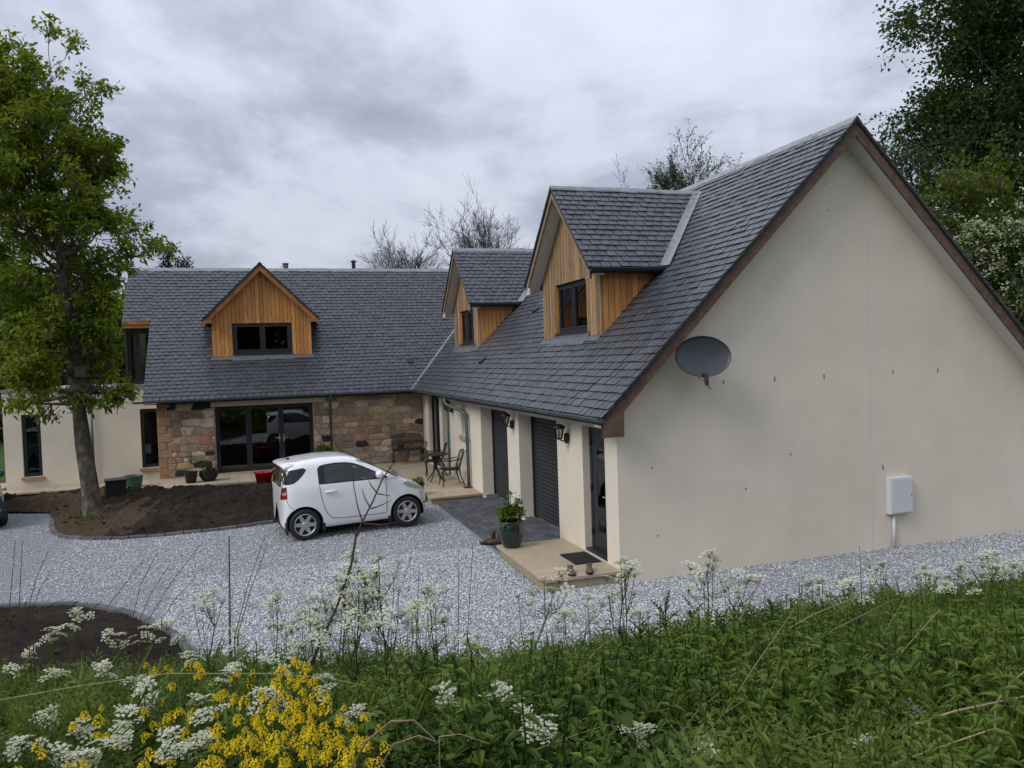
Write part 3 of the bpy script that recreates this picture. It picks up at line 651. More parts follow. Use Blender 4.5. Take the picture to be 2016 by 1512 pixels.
    # ---- garage doors (roller shutters made of slats)
    for y0, y1 in ((5.29, 7.33), (2.40, 4.52)):
        g = part_empty('garage_door', H); zb = .135; n = 27; h = (2.19-zb)/n
        for k in range(n):
            m = MB(); z = zb+k*h
            m.add([(.30, y0, z+.004), (.30, y1, z+.004), (.286, y1, z+h*.25), (.286, y0, z+h*.25), (.286, y1, z+h*.75), (.286, y0, z+h*.75), (.30, y1, z+h), (.30, y0, z+h)], [(0, 1, 2, 3), (3, 2, 4, 5), (5, 4, 6, 7)]); m.build('slat', 'anth', g)
        m = MB(); m.box(.27, .33, y0+.002, y1-.002, .09, .135); m.build('bottom_bar', 'dark', g)
        m = MB(); m.box(.20, .36, y0+.01, y1-.01, .085, .108); m.build('threshold', 'kerb', g)
        for ya, yb in ((y0+.002, y0+.06), (y1-.06, y1-.002)): m = MB(); m.box(.262, .30, ya, yb, .13, 2.188); m.build('guide_rail', 'dark', g)
        m = MB(); m.box(.305, .34, y0, y1, .1, 2.19); m.build('backing', 'dark', g)
    # ---- front door
    d = part_empty('front_door', H); X = .12
    def bx(nm, p, q, r, s, d0, d1, mt='anth'): m = MB(); m.box(X+d0, X+d1, p, q, r, s); return m.build(nm, mt, d)
    m = MB(); m.box(X, X+.07, .432, .505, .24, 2.188); m.box(X, X+.07, 1.205, 1.278, .24, 2.188); m.box(X, X+.07, .505, 1.205, 2.10, 2.188); m.build('frame', 'anth', d)
    bx('leaf', .508, 1.202, .255, 2.097, .01, .06); bx('threshold', .432, 1.278, .186, .238, -.10, .07)
    for z0, z1 in ((1.66, 1.90), (.90, 1.50), (.52, .76)):
        m = MB(); m.box(X-.006, X+.012, .68, .71, z0, z1); m.box(X-.006, X+.012, .98, 1.01, z0, z1); m.box(X-.006, X+.012, .71, .98, z0, z0+.03); m.box(X-.006, X+.012, .71, .98, z1-.03, z1); m.build('glazing_bead', 'anth', d)
        bx('pane', .71, .98, z0+.03, z1-.03, -.001, .009, 'glass')
    m = MB(); m.tube([(X+.01, .56, 1.13), (X-.05, .56, 1.13), (X-.055, .68, 1.13)], .010, 8); m.build('handle', 'chrome', d)
    for z in (.5, 1.2, 1.92): m = MB(); m.tube([(X-.012, 1.215, z-.05), (X-.012, 1.215, z+.05)], .016, 8); m.build('hinge', 'dark', d)
    # ---- glazed openings in the garage wing wall
    framed_window(H, 'x', .10, 11.80, 13.30, .18, 2.25, [12.55], .07)
    m = MB()
    for k in range(14): m.box(.24+.02*(k % 2), .28+.02*(k % 2), 12.62+k*.045, 12.66+k*.045, .2, 2.2)
    m.build('curtain', 'curtain', H)
    framed_window(H, 'x', .22, 10.55, 11.43, .18, 2.23, [], .09, name='side_door')
    framed_window(H, 'x', .14, 8.74, 9.20, 1.38, 2.15, [], .05)
    m = MB(); m.box(-.06, .16, 8.68, 9.26, 1.27, 1.378); m.build('sill', 'riser', H)
    # ---- stone front of the main house
    S = part_empty('stone_wall', H); DX0, DX1, DZ0, DZ1 = -6.15, -3.37, .20, 2.165
    w = wall('y', LN, -7.69, -.003, -.1, top, [(DX0, DX1, DZ0, DZ1)], .5); w.build('mortar', 'mortar', S)
    m = MB(); m.prism([(-7.69, LN+.5, -.1), (-7.69, 21.9, -.1), (-7.69, 21.9, top), (-7.69, YM, HM-.07), (-7.69, LN+.5, top+.3)], (.4, 0, 0), 0); m.build('gable_wall', 'render', H)
    rubble(S, -7.45, DX0-.02, .0, 2.32, 21, LN); rubble(S, DX1+.02, -.01, .0, 2.32, 22, LN)
    z = .0; k = 0
    while z < 2.28:
        h = min([.26, .22, .28, .24, .21][k % 5], 2.32-z); l = .36 if k % 2 else .22
        m = MB(); m.box(-7.70, -7.70+l, LN-.028, LN+.3, z+.008, z+h-.008); m.build('quoin', 'quoin', S, bevel=.008); z += h; k += 1
    m = MB(); m.box(-6.25, -3.0, LN-.034, LN+.1, 2.168, 2.325); m.build('lintel', 'render', H)
    pd = framed_window(H, 'y', LN+.16, DX0, DX1, DZ0, DZ1, [-5.23, -4.30], .075, name='patio_door')
    for x in (-4.36, -4.24):
        m = MB(); sg = -1 if x < -4.3 else 1; m.tube([(x, LN+.16, 1.14), (x, LN+.10, 1.14), (x+sg*.11, LN+.10, 1.15)], .011, 6); m.box(x-.015, x+.015, LN+.13, LN+.15, 1.02, 1.24); m.build('handle', 'chrome', pd)
    m = MB(); m.box(DX0-.02, DX1+.02, LN-.05, LN+.15, .14, .198); m.build('sill', 'slab', H)
    # room behind the patio door
    m = MB(); m.box(-5.9, -4.9, 16.4, 16.8, .1, .8); m.build('sideboard', 'floor', H)
    # ---- dormers
    dormer_garage(H, 3.72, 1.46); dormer_garage(H, 11.64, 1.42, far=True); dormer_main(H)
    # ---- downpipes
    m = MB(); m.tube([(-OE-.045, 9.35, HE-.08), (-OE-.045, 9.35, HE-.2), (-OE-.03, 9.2, HE-.28), (-.20, 8.6, HE-.38), (-.09, 8.42, HE-.46), (-.075, 8.36, HE-.60), (-.075, 8.34, .20)], .042, 10); dp = m.build('downpipe', 'zinc', H, smooth=True)
    for z in (.55, 1.3): m = MB(); m.tube([(-.075, 8.34, z), (-.075, 8.34, z+.03)], .052, 10); m.build('clip', 'zinc', dp)
    m = MB(); m.box(-.20, -.005, 8.2, 8.5, .167, .178); m.build('drain_grate', 'dark', H)
    m = MB(); m.tube([(-2.86, YE-.06, HE-.08), (-2.86, YE-.06, HE-.16), (-2.86, LN-.10, HE-.30), (-2.86, LN-.10, .2)], .036, 10); dp = m.build('downpipe', 'zinc', H, smooth=True)
    for z in (.7, 1.5): m = MB(); m.tube([(-2.86, LN-.10, z), (-2.86, LN-.10, z+.03)], .046, 10); m.build('clip', 'zinc', dp)
    m = MB(); m.tube([(-9.55, 15.12, 2.7), (-9.55, 15.12, .1)], .036, 8); m.build('downpipe', 'zinc', H, smooth=True)
    # second downpipe by the side door (green edge)
    m = MB(); m.tube([(-.05, 10.50, HE-.25), (-.05, 10.50, .2)], .022, 8); m.build('conduit', 'tealpot', H, smooth=True)
    # ---- roof vents and flues
    for (x, yy) in ((.487, 8.59), (1.689, 7.85)):
        c = np.array([x, yy, HE+SL*(x+OE)]); m = MB(); a = c+NA*.02; m.hexa([a-VA*.12+(0, -.11, 0), a-VA*.12+(0, .11, 0), a+VA*.12+(0, .11, 0), a+VA*.12+(0, -.11, 0), a-VA*.12+(0, -.11, 0)+NA*.06, a-VA*.12+(0, .11, 0)+NA*.06, a+VA*.12+(0, .11, 0)+NA*.012, a+VA*.12+(0, -.11, 0)+NA*.012]); m.build('roof_vent', 'dark', H)
    c = np.array([-.237, 14.72, 3.311]); m = MB(); a = c+NM*.02; ux = np.array([1., 0, 0]); m.hexa([a-VM*.1-ux*.1, a-VM*.1+ux*.1, a+VM*.1+ux*.1, a+VM*.1-ux*.1, a-VM*.1-ux*.1+NM*.04, a-VM*.1+ux*.1+NM*.04, a+VM*.1+ux*.1+NM*.01, a+VM*.1-ux*.1+NM*.01]); m.build('roof_vent', 'dark', H)
    m = MB(); m.tube([(-1.5, 18.3, HM-.5), (-1.5, 18.3, HM+.30)], .065, 12); m.lathe([(.11, .32), (.12, .34), (.02, .40)], 12, (-1.5, 18.3, HM), caps=True); m.build('flue', 'black', H, smooth=False)
    m = MB(); m.lathe([(.10, -.4), (.09, .22), (.11, .24), (.11, .28), (.07, .28)], 12, (-3.84, 18.4, HM), caps=True); m.tube([(-3.98, 18.4, HM), (-4.0, 18.4, HM+.15), (-3.9, 18.4, HM+.2)], .01, 5); m.build('chimney_pot', 'wood', H)
    # ---- side bay under the roof at the left end
    m = MB(); m.box(-8.76, -7.71, 16.36, 19.6, 2.7, 4.72); 
    wall('y', 16.36, -8.76, -7.71, 2.7, 4.74, [(-8.70, -8.02, 2.95, 4.52)], .2).build('bay_wall', 'anth', H)
    m = MB(); m.box(-8.76, -8.56, 16.57, 19.6, 2.7, 4.72); m.box(-8.55, -7.72, 19.4, 19.6, 2.7, 4.72); m.build('bay_wall', 'render', H)
    framed_window(H, 'y', 16.46, -8.70, -8.02, 2.95, 4.52, [-8.42], .05)
    for k in range(2): m = MB(); m.box(-8.78, -8.01, 16.16-.03*k, 16.34, 4.60+.11*k, 4.705+.11*k); m.build('fascia_board', 'barge_light', H)
    m = MB(); m.box(-8.2, -8.05, 16.7, 16.76, 2.9, 4.5); m.build('curtain', 'curtain', H)
    # ---- flat-roofed extension
    ew = [(-11.36, -10.88, .37, 2.15), (-8.28, -7.72, .41, 2.16)]
    wall('y', 15.2, -11.81, -7.70, -.1, 2.80, ew, .3).build('extension_wall', 'render', H)
    m = MB(); m.box(-11.81, -11.5, 15.51, 20.4, -.1, 2.80); m.box(-11.49, -7.7, 20.1, 20.4, -.1, 2.8); m.build('extension_wall', 'render', H)
    m = MB(); m.box(-11.86, -7.705, 15.15, 20.45, 2.803, 2.87); m.build('flat_roof', 'lead', H)
    m = MB(); m.box(-11.45, -7.75, 15.55, 20.0, -.05, .1); m.build('floor', 'floor', H)
    for a, b, c, d_ in ew:
        framed_window(H, 'y', 15.28, a, b, c, d_, [], .06)
        m = MB(); m.box(a-.05, b+.04 if b < -9 else -7.705, 15.12, 15.30, c-.09, c-.002); m.build('sill', 'quoin', H)
    m = MB(); m.box(-9.86, -9.852, 15.196, 15.201, 0, 2.75); m.build('movement_joint', 'soffit', H)
    m = MB(); m.box(-.004, .001, 8.02, 8.03, .17, 2.3); m.build('movement_joint', 'soffit', H)
def rubble(parent, x0, x1, z0, z1, seed, Y):
    r = random.Random(seed); P = []; z = z0; ay = 2.4
    while z < z1-.06:
        h = r.choice([.10, .16, .21, .27, .19]); x = x0-r.uniform(0, .2)
        while x < x1+.1:
            w = h*r.uniform(.9, 2.7); P.append((x+w/2+r.uniform(-.05, .05), (z+h/2+r.uniform(-.035, .035))*ay)); x += w
        z += h
    for i, (px, pz) in enumerate(P):
        q = [(x0, z0*ay), (x1, z0*ay), (x1, z1*ay), (x0, z1*ay)]
        for j, (qx, qz) in enumerate(P):
            if i == j or abs(qx-px) > 1 or abs(qz-pz) > 1: continue
            a, b = qx-px, qz-pz; q = clip_poly(q, a, b, (qx*qx+qz*qz-px*px-pz*pz)/2)
            if len(q) < 3: break
        if len(q) < 3: continue
        q = [(a, b/ay) for a, b in q]; cx = sum(p[0] for p in q)/len(q); cz = sum(p[1] for p in q)/len(q)
        ext = max(p[0] for p in q)-min(p[0] for p in q); exz = max(p[1] for p in q)-min(p[1] for p in q)
        if ext < .05 or exz < .04: continue
        fx = 1-.010/ext*2*r.uniform(.4, 2); fz = 1-.009/exz*2*r.uniform(.4, 2); q = [(cx+(a-cx)*fx, cz+(b-cz)*fz) for a, b in q]
        R = []
        for k in range(len(q)):
            a, b = q[k], q[(k+1) % len(q)]
            for t in (.10, .90): R.append((a[0]+(b[0]-a[0])*t+r.uniform(-.007, .007), a[1]+(b[1]-a[1])*t+r.uniform(-.007, .007)))
        n = len(R); pr = r.uniform(.008, .03); m = MB(); V = [(a, Y+.02, b) for a, b in R]+[(a, Y-pr*.6, b) for a, b in R]+[(cx+(a-cx)*.82, Y-pr-r.uniform(0, .008), cz+(b-cz)*.82) for a, b in R]+[(cx, Y-pr-.008, cz)]
        F = [(k, (k+1) % n, n+(k+1) % n, n+k) for k in range(n)]+[(n+k, n+(k+1) % n, 2*n+(k+1) % n, 2*n+k) for k in range(n)]+[(2*n+k, 2*n+(k+1) % n, 3*n) for k in range(n)]
        m.add(V, F); m.build('stone', 'stone', parent)
def dormer_garage(H, yc, hw, far=False):
    D = part_empty('dormer', H); XF, XO = .85, .55; ze = 4.80; ov = .22; hr = ze+hw+ov; zb = HE+SL*(XF+OE)
    s2 = 1/math.sqrt(2); y0, y1 = yc-hw, yc+hw; roofx = lambda z: (z-HE)/SL-OE
    ztop = lambda y: ze+ov+hw-abs(y-yc)-.07
    wy0, wy1, wz0, wz1 = yc-.83, yc+.76, 3.76, 4.71
    lowj = lambda y: zb-.02
    boards_front(D, 'x', XF, y0, y1, lowj, ztop, [(wy0, wy1, -9, wz1)], .078, 'larch_grey')
    # sides (cheeks)
    for yy, ax in ((y0, 'y'), (y1, '+y')):
        boards_front(D, ax, yy, XF+.022, roofx(ze)+.1, lambda x: HE+SL*(x+OE)-.03, lambda x: ze+.06, [], .115, 'larch')
    for ya, yb in ((y0-.004, y0+.03), (y1-.03, y1+.004)): m = MB(); m.box(XF-.004, XF+.03, ya, yb, zb-.03, ze-.01); m.build('corner_board', 'larch_grey', D)
    # inner structure so nothing shows through
    w = wall('x', XF+.03, y0+.03, y1-.03, zb-.1, ze+.15, [(wy0, wy1, zb+.02, wz1)], .06); w.build('backing', 'dark', D)
    m = MB(); m.prism([(XF+.03, y0+.03, ze+.14), (XF+.03, y1-.03, ze+.14), (XF+.03, yc, hr-.12)], (.05, 0, 0)); m.box(XF+.1, 3.4, y0+.024, y0+.04, 3.5, ze); m.box(XF+.1, 3.4, y1-.04, y1-.024, 3.5, ze); m.box(2.6, 2.64, y0+.05, y1-.05, 3.2, ze+.3); m.build('lining', 'interior', D)
    w = framed_window(H, 'x', XF+.075, wy0, wy1, wz0, wz1, [yc-.03], .065)
    m = MB(); m.box(XF-.02, XF+.08, wy0-.01, wy1+.01, wz0-.06, wz0-.003); m.build('sill', 'anth', w)
    m = MB(); m.box(XF+.004, XF+.07, wy0, wy0+.02, wz0-.12, wz1); m.box(XF+.004, XF+.07, wy1-.02, wy1, wz0-.12, wz1); m.build('reveal', 'larch', D)
    m = MB()
    for k in range(9): m.box(XF+.26+.02*(k % 2), XF+.29+.02*(k % 2), wy1-.12-k*.055, wy1-.07-k*.055, 3.7, 4.75)
    m.build('curtain', 'curtain', D)
    # apron flashing
    NA = np.array([-SL, 0, 1])/math.hypot(1, SL); VA = np.array([1, 0, SL])/math.hypot(1, SL)
    c = np.array([XF, 0, zb]); m = MB()
    for a, b in ((wy0-.1, yc), (yc, wy1+.1)):
        p = c+np.array([0, a, 0]); q = c+np.array([0, b, 0]); m.add([p-VA*.20+NA*.034, q-VA*.20+NA*.034, q-VA*.0+NA*.04, p-VA*.0+NA*.04, q+np.array([-.012, 0, .12]), p+np.array([-.012, 0, .12])], [(0, 1, 2, 3), (3, 2, 4, 5)])
    for a, b in ((y0-.02, wy0-.1), (wy1+.1, y1+.02)):
        p = c+np.array([0, a, 0]); q = c+np.array([0, b, 0]); m.add([p-VA*.12+NA*.034, q-VA*.12+NA*.034, q+NA*.036, p+NA*.036], [(0, 1, 2, 3)])
    m.build('apron_flashing', 'lead_dark', D)
    # roof
    L = (hw+ov)/s2
    for sg in (-1, 1):
        N = np.array([0, sg, 1])*s2; V = np.array([0, -sg, 1])*s2; O = np.array([0, yc+sg*(hw+ov), ze])
        x_e = roofx(ze); x_r = roofx(hr); poly = [(XO-.03, -.03), (x_e+.1, -.03), (x_r+.1, L), (XO-.03, L)]
        lay(D, O, (1, 0, 0), V, N, poly, 40+int(yc)+sg, (lambda c: c[0] < roofx(c[2])) if sg < 0 and not far else (lambda c: False)).build('underlay', 'underlay', D)
        # barge and soffit
        yo = yc+sg*(hw+ov+.01); m = MB(); board_bar(m, (XO, yo, ze-.05), (XO, yc, hr-.03), .15, (.03, 0, 0), (0, 0, -1)); m.build('barge_board', 'barge_grey', D)
        m = MB(); m.box(XO+.002, XO+.032, min(yo, yo-sg*.22), max(yo, yo-sg*.22), ze-.20, ze-.06); m.build('barge_foot', 'soffit' if sg > 0 else 'barge_grey', D)
        m = MB(); m.prism([(XO+.031, yo-sg*.04, ze-.03-.10), (XF-.005, yo-sg*.04, ze-.03-.10), (XF-.005, yc, hr-.15), (XO+.031, yc, hr-.15)], (0, 0, .02)); m.build('soffit', 'soffit', D)
        m = MB(); m.box(XF, x_e-.1, min(yo, yc+sg*hw), max(yo, yc+sg*hw), ze-.09, ze-.07); m.build('eaves_soffit', 'anth', D)
        gutter(D, (XO, yc+sg*(hw+ov+.045), ze-.03), (x_e+.02, yc+sg*(hw+ov+.045), ze-.03), (0, sg, 0), .05, brackets=False, material='anth')
        nA = np.array([-SL, 0, 1])/math.hypot(1, SL); p = np.array([x_e-.03, yc+sg*(hw+ov+.02), ze]); q = np.array([x_r, yc, hr]); m = MB(); VV = []; w_ = .15
        d1 = np.array([-1., 0, 0]); d2 = np.array([0., sg, 0])
        for e in np.linspace(0, 1, 5):
            c = p+(q-p)*e; VV += [c+d1*w_+N*.036, c+d1*w_*.5+N*.033, c+(N+nA)*.022, c+d2*w_*.5+nA*.033, c+d2*w_+nA*.036]
        m.add(VV, [(i*5+k, i*5+k+1, i*5+k+6, i*5+k+5) for i in range(4) for k in range(4)]); m.build('valley_flashing', 'lead', D)
    ridge_lead(H, (XO-.03, yc, hr+.0), (roofx(hr)+.05, yc, hr+.0), (np.array([0, -1, -1])*s2, np.array([0, 1, -1])*s2), .11, .95)
def dormer_main(H):
    D = part_empty('dormer', H); xc = -4.72; hw = 1.45; ov = .2; YF, YO = 15.0, 14.73; ze = 4.77; hr = ze+hw+ov; zb = HE+SL*(YF-YE); s2 = 1/math.sqrt(2)
    roofy = lambda z: (z-HE)/SL+YE; x0, x1 = xc-hw, xc+hw
    wx0, wx1, wz0, wz1 = -5.57, -3.88, 3.72, 4.63
    boards_front(D, 'y', YF, x0, x1, lambda x: zb-.02, lambda x: ze+ov+hw-abs(x-xc)-.06, [(wx0, wx1, -9, wz1)], .115, 'larch')
    for xx, ax in ((x0, 'x'), (x1, '+x')):
        boards_front(D, ax, xx, YF+.022, roofy(ze)+.1, lambda y: HE+SL*(y-YE)-.03, lambda y: ze+.05, [], .115, 'larch')
    wall('y', YF+.03, x0+.03, x1-.03, zb-.1, ze+.15, [(wx0, wx1, zb+.02, wz1)], .06).build('backing', 'dark', D)
    m = MB(); m.prism([(x0+.03, YF+.03, ze+.14), (x1-.03, YF+.03, ze+.14), (xc, YF+.03, hr-.12)], (0, .05, 0)); m.box(x0+.024, x0+.04, YF+.1, 17.4, 3.5, ze); m.box(x1-.04, x1-.024, YF+.1, 17.4, 3.5, ze); m.box(x0+.05, x1-.05, 17.2, 17.24, 3.2, ze+.3); m.build('lining', 'interior', D)
    w = framed_window(H, 'y', YF+.04, wx0, wx1, wz0, wz1, [xc], .075)
    m = MB(); m.box(wx0-.01, wx1+.01, YF-.03, YF+.05, wz0-.06, wz0-.003); m.build('sill', 'anth', w)
    for a in (-5.35, -4.3): m = MB(); m.box(a, a+.32, 16.2, 16.24, 3.8, 4.6); m.build('blind', 'curtain', D)
    NM = np.array([0, -SL, 1])/math.hypot(1, SL); VM = np.array([0, 1, SL])/math.hypot(1, SL); c = np.array([0, YF, zb])
    m = MB()
    for a, b, dd in ((wx0-.05, xc, .16), (xc, wx1+.05, .16), (x0-.05, wx0-.05, .10), (wx1+.05, x1+.05, .10)):
        p = c+np.array([a, 0, 0]); q = c+np.array([b, 0, 0]); m.add([p-VM*dd+NM*.034, q-VM*dd+NM*.034, q+NM*.04, p+NM*.04, q+np.array([0, -.01, .10 if dd > .12 else .0]), p+np.array([0, -.01, .10 if dd > .12 else .0])], [(0, 1, 2, 3), (3, 2, 4, 5)])
    m.build('apron_flashing', 'lead_dark', D); L = (hw+ov)/s2
    for sg in (-1, 1):
        m = MB(); m.add([(xc+sg*(hw+.004), YF+.0, zb+.0), (xc+sg*(hw+.06), YF+.0, zb+.03), (xc+sg*(hw+.06), roofy(ze), ze+.03), (xc+sg*(hw+.004), roofy(ze), ze+.05)], [(0, 1, 2, 3)]); m.build('side_flashing', 'lead', D)
        N = np.array([sg, 0, 1])*s2; V = np.array([-sg, 0, 1])*s2; O = np.array([xc+sg*(hw+ov), 0, ze])
        y_e, y_r = roofy(ze), roofy(hr)
        lay(D, O, (0, 1, 0), V, N, [(YO-.03, -.03), (y_e+.1, -.03), (y_r+.1, L), (YO-.03, L)], 70+sg).build('underlay', 'underlay', D)
        xo = xc+sg*(hw+ov+.01); m = MB(); board_bar(m, (xo, YO, ze-.02), (xc, YO, hr-.02), .2, (0, .03, 0), (0, 0, -1)); m.build('barge_board', 'barge_light', D)
        m = MB(); m.box(min(xo, xo-sg*.24), max(xo, xo-sg*.24), YO-.003, YO+.027, ze-.14, ze-.03); m.build('barge_foot', 'barge_light', D)
        m = MB(); m.prism([(xo-sg*.04, YO+.031, ze-.13), (xo-sg*.04, YF-.006, ze-.13), (xc, YF-.006, hr-.17), (xc, YO+.031, hr-.17)], (0, 0, .02)); m.build('soffit', 'larch', D)
        m = MB(); m.box(min(xo, xc+sg*hw), max(xo, xc+sg*hw), YF, y_e-.1, ze-.10, ze-.08); m.build('eaves_soffit', 'anth', D)
        gutter(D, (xc+sg*(hw+ov+.045), YO, ze-.03), (xc+sg*(hw+ov+.045), y_e, ze-.03), (sg, 0, 0), .045, brackets=False, material='anth')
    ridge_lead(H, (xc, YO-.02, hr), (xc, roofy(hr)+.05, hr), (np.array([-1, 0, -1])*s2, np.array([1, 0, -1])*s2), .10, .95)
make_setting(); make_beds(); make_gravel(); make_paving(); make_house(); finish_slates()
# ------------------------------------------------------------------ the car
def make_car(loc, rz, paint, label):
    X = np.array([0, .015, .04, .08, .14, .20, .27, .38, .55, .9, 1.25, 1.42, 1.55, 1.75, 2.0, 2.2, 2.32, 2.45, 2.62, 2.76, 2.86, 2.93, 2.97, 2.985])
    ZT = np.array([.66, .86, 1.02, 1.14, 1.27, 1.37, 1.428, 1.455, 1.478, 1.50, 1.492, 1.472, 1.435, 1.335, 1.185, 1.06, .995, .955, .89, .81, .73, .645, .56, .50])
    ZB = np.array([.30, .26, .235, .22, .205, .195, .19, .185, .18, .18, .18, .18, .18, .18, .18, .18, .18, .18, .185, .19, .20, .22, .26, .33])
    WD = np.array([.34, .45, .54, .63, .71, .757, .787, .81, .828, .835, .835, .835, .835, .838, .84, .84, .838, .83, .80, .74, .66, .56, .45, .36])
    K = 40
    def section(x):
        zt, zb, w = (float(np.interp(x, X, a)) for a in (ZT, ZB, WD))
        zbelt = min(1.0, zt-.05-.12*max(0, 1-abs(zt-.9)/.4)); zbelt = max(zbelt, zb+.1); gh = zt-zbelt
        yb = w*.955; tum = .34; yr = yb-tum*max(gh-.10, 0)
        pts = [(w*.86, zb), (w*.95, zb+.03), (w*.985, zb+(zbelt-zb)*.25), (w, zb+(zbelt-zb)*.5), (w*.99, zb+(zbelt-zb)*.78), (yb, zbelt), ((yb+yr)/2+.006*min(gh*4, 1), zbelt+max(gh-.10, gh*.3)*.5), (yr, zbelt+max(gh-.10, gh*.55)), (yr-.07*min(1, gh*5)-.02, zt-.035*min(1, gh*8)), (yr*.72, zt-.012), (yr*.38, zt-.003), (0, zt)]
        P = smooth_curve(pts, 90); return P, zbelt
    xs = np.unique(np.concatenate([np.linspace(0, .3, 16), np.linspace(.3, 2.6, 78), np.linspace(2.6, 2.985, 20)])); G = []
    SEC = {}
    for x in xs:
        P, zb_ = section(x); s = np.concatenate([[0], np.cumsum(np.hypot(*np.diff(P, axis=0).T))]); t = np.linspace(0, s[-1], K); G.append(np.stack([np.interp(t, s, P[:, 0]), np.interp(t, s, P[:, 1])], 1)); 
    G = np.array(G)
    def side_y(x, z):
        P, zb_ = section(x); k = P[:, 1].argmax(); return float(np.interp(z, P[:k+1, 1], P[:k+1, 0]))
    def top_z(x, y):
        P, zb_ = section(x); j = len(P)*5//11; return float(np.interp(abs(y), P[j:, 0][::-1], P[j:, 1][::-1]))
    C = thing('parked_car', label, 'car', loc, rz)
    AX = (.455, 2.455); AZ = .29; AR = .345; WTX = [.76, .80, .90, 1.1, 1.3, 1.45, 1.6, 1.75, 1.9, 2.02, 2.1]; WTZ = [1.30, 1.352, 1.372, 1.385, 1.375, 1.345, 1.285, 1.205, 1.125, 1.06, 1.018]
    nx = len(xs); gx = np.repeat(xs[:, None], K, 1); gy = G[..., 0].copy(); gz = G[..., 1].copy()
    kill = np.zeros((nx-1, K-1), bool)
    for ax in AX:
        cx = (gx[:-1, :-1]+gx[1:, 1:])/2; cz = (gz[:-1, :-1]+gz[1:, 1:])/2; cy = gy[:-1, :-1]
        kill |= (np.hypot(cx-ax, cz-AZ) < AR) & (cy > .45) & (cz < .75)
    kw = (cx > .90) & (cx < 1.93) & (cz > 1.035) & (cz < np.interp(cx, WTX, WTZ)-.045) & (cy > .4)
    kw |= (cx > 1.56) & (cx < 2.24) & (cy < np.array([section(x)[0][90*7//11, 0] for x in xs[:-1]])[:, None]-.06) & (cz > .9)
    touch = np.zeros((nx, K), int); tot = np.zeros((nx, K), int)
    for di in (0, 1):
        for dk in (0, 1):
            touch[di:nx-1+di, dk:K-1+dk] += kill; tot[di:nx-1+di, dk:K-1+dk] += 1
    for i, k in zip(*np.where((touch > 0) & (touch < tot))):
        for ax in AX:
            d = math.hypot(gx[i, k]-ax, gz[i, k]-AZ)
            if d < AR*1.25 and d > .05: gx[i, k] = ax+(gx[i, k]-ax)*AR/d; gz[i, k] = AZ+(gz[i, k]-AZ)*AR/d
    V = []; F = []
    for sg in (-1, 1):
        o = len(V); V += [(gx[i, k], sg*gy[i, k], gz[i, k]) for i in range(nx) for k in range(K)]
        for i in range(nx-1):
            for k in range(K-1):
                if not kill[i, k] and not kw[i, k]:
                    q = (o+i*K+k, o+(i+1)*K+k, o+(i+1)*K+k+1, o+i*K+k+1); F.append(q if sg < 0 else q[::-1])
        F.append(tuple(o+k for k in range(K))); F.append(tuple(o+(nx-1)*K+k for k in range(K)))
    m = MB(); m.add(V, F, 0); body = m.build('body', paint, C)
    bm = bmesh.new(); bm.from_mesh(body.data); bmesh.ops.remove_doubles(bm, verts=bm.verts, dist=.0008); bmesh.ops.recalc_face_normals(bm, faces=bm.faces); bm.to_mesh(body.data); bm.free(); body.data.shade_smooth()
    m = MB(); m.box(.12, 2.86, -.62, .62, .17, .5); m.build('underbody', 'dark', C)
    for ax in AX:
        for sg in (-1, 1):
            m = MB(); n = 16; V = []
            for k in range(n+1):
                a = math.pi*(-.08+1.16*k/n)
                for yy in (.52, .80): V.append((ax+AR*.995*math.cos(a), sg*yy, AZ+AR*.995*math.sin(a)))
            m.add(V, [(2*k, 2*k+1, 2*k+3, 2*k+2) for k in range(n)]); m.box(ax-.3, ax+.3, min(sg*.5, sg*.53), max(sg*.5, sg*.53), .15, .6); m.build('wheel_arch', 'dark', C)
    def panel(nm, xr, lo, hi, mt, off=.005, n=24, k=6, sides=(-1, 1), par=None):
        for sg in sides:
            V = []
            for x in np.linspace(*xr, n):
                a, b = lo(x), hi(x)
                for z in np.linspace(a, max(b, a+.001), k): V.append((x, sg*(side_y(x, z)+off), z))
            m = MB(); m.add(V, [(i*k+j, (i+1)*k+j, (i+1)*k+j+1, i*k+j+1) for i in range(n-1) for j in range(k-1)], 0); m.build(nm, mt, par or C, smooth=True)
    def interior():
        for sg in (-1, 1):
            m = MB(); m.hexa([(1.0, sg*.36-.22, .45), (1.5, sg*.36-.22, .45), (1.5, sg*.36+.22, .45), (1.0, sg*.36+.22, .45), (1.0, sg*.36-.22, .62), (1.5, sg*.36-.22, .66), (1.5, sg*.36+.22, .66), (1.0, sg*.36+.22, .62)]); m.hexa([(.92, sg*.36-.2, .62), (1.06, sg*.36-.22, .62), (1.06, sg*.36+.22, .62), (.92, sg*.36+.2, .62), (.80, sg*.36-.12, 1.22), (.90, sg*.36-.12, 1.22), (.90, sg*.36+.12, 1.22), (.80, sg*.36+.12, 1.22)]); m.build('seat', 'dark', C, bevel=.03)
        m = MB(); m.tube([(1.62+.05*math.sin(a), -.36+.17*math.cos(a), .93+.16*math.sin(a)) for a in np.linspace(0, 6.28, 20)], .014, 6); m.build('steering_wheel', 'dark', C)
        m = MB(); m.box(1.72, 2.25, -.72, .72, .55, .96); m.build('dashboard', 'dark', C, bevel=.04)
    I = lambda xa, za: (lambda x: float(np.interp(x, xa, za)))
    wtop = I([.76, .80, .90, 1.1, 1.3, 1.45, 1.6, 1.75, 1.9, 2.02, 2.1], [1.30, 1.352, 1.372, 1.385, 1.375, 1.345, 1.285, 1.205, 1.125, 1.06, 1.018]); wlo = I([.76, 2.1], [1.015, .995])
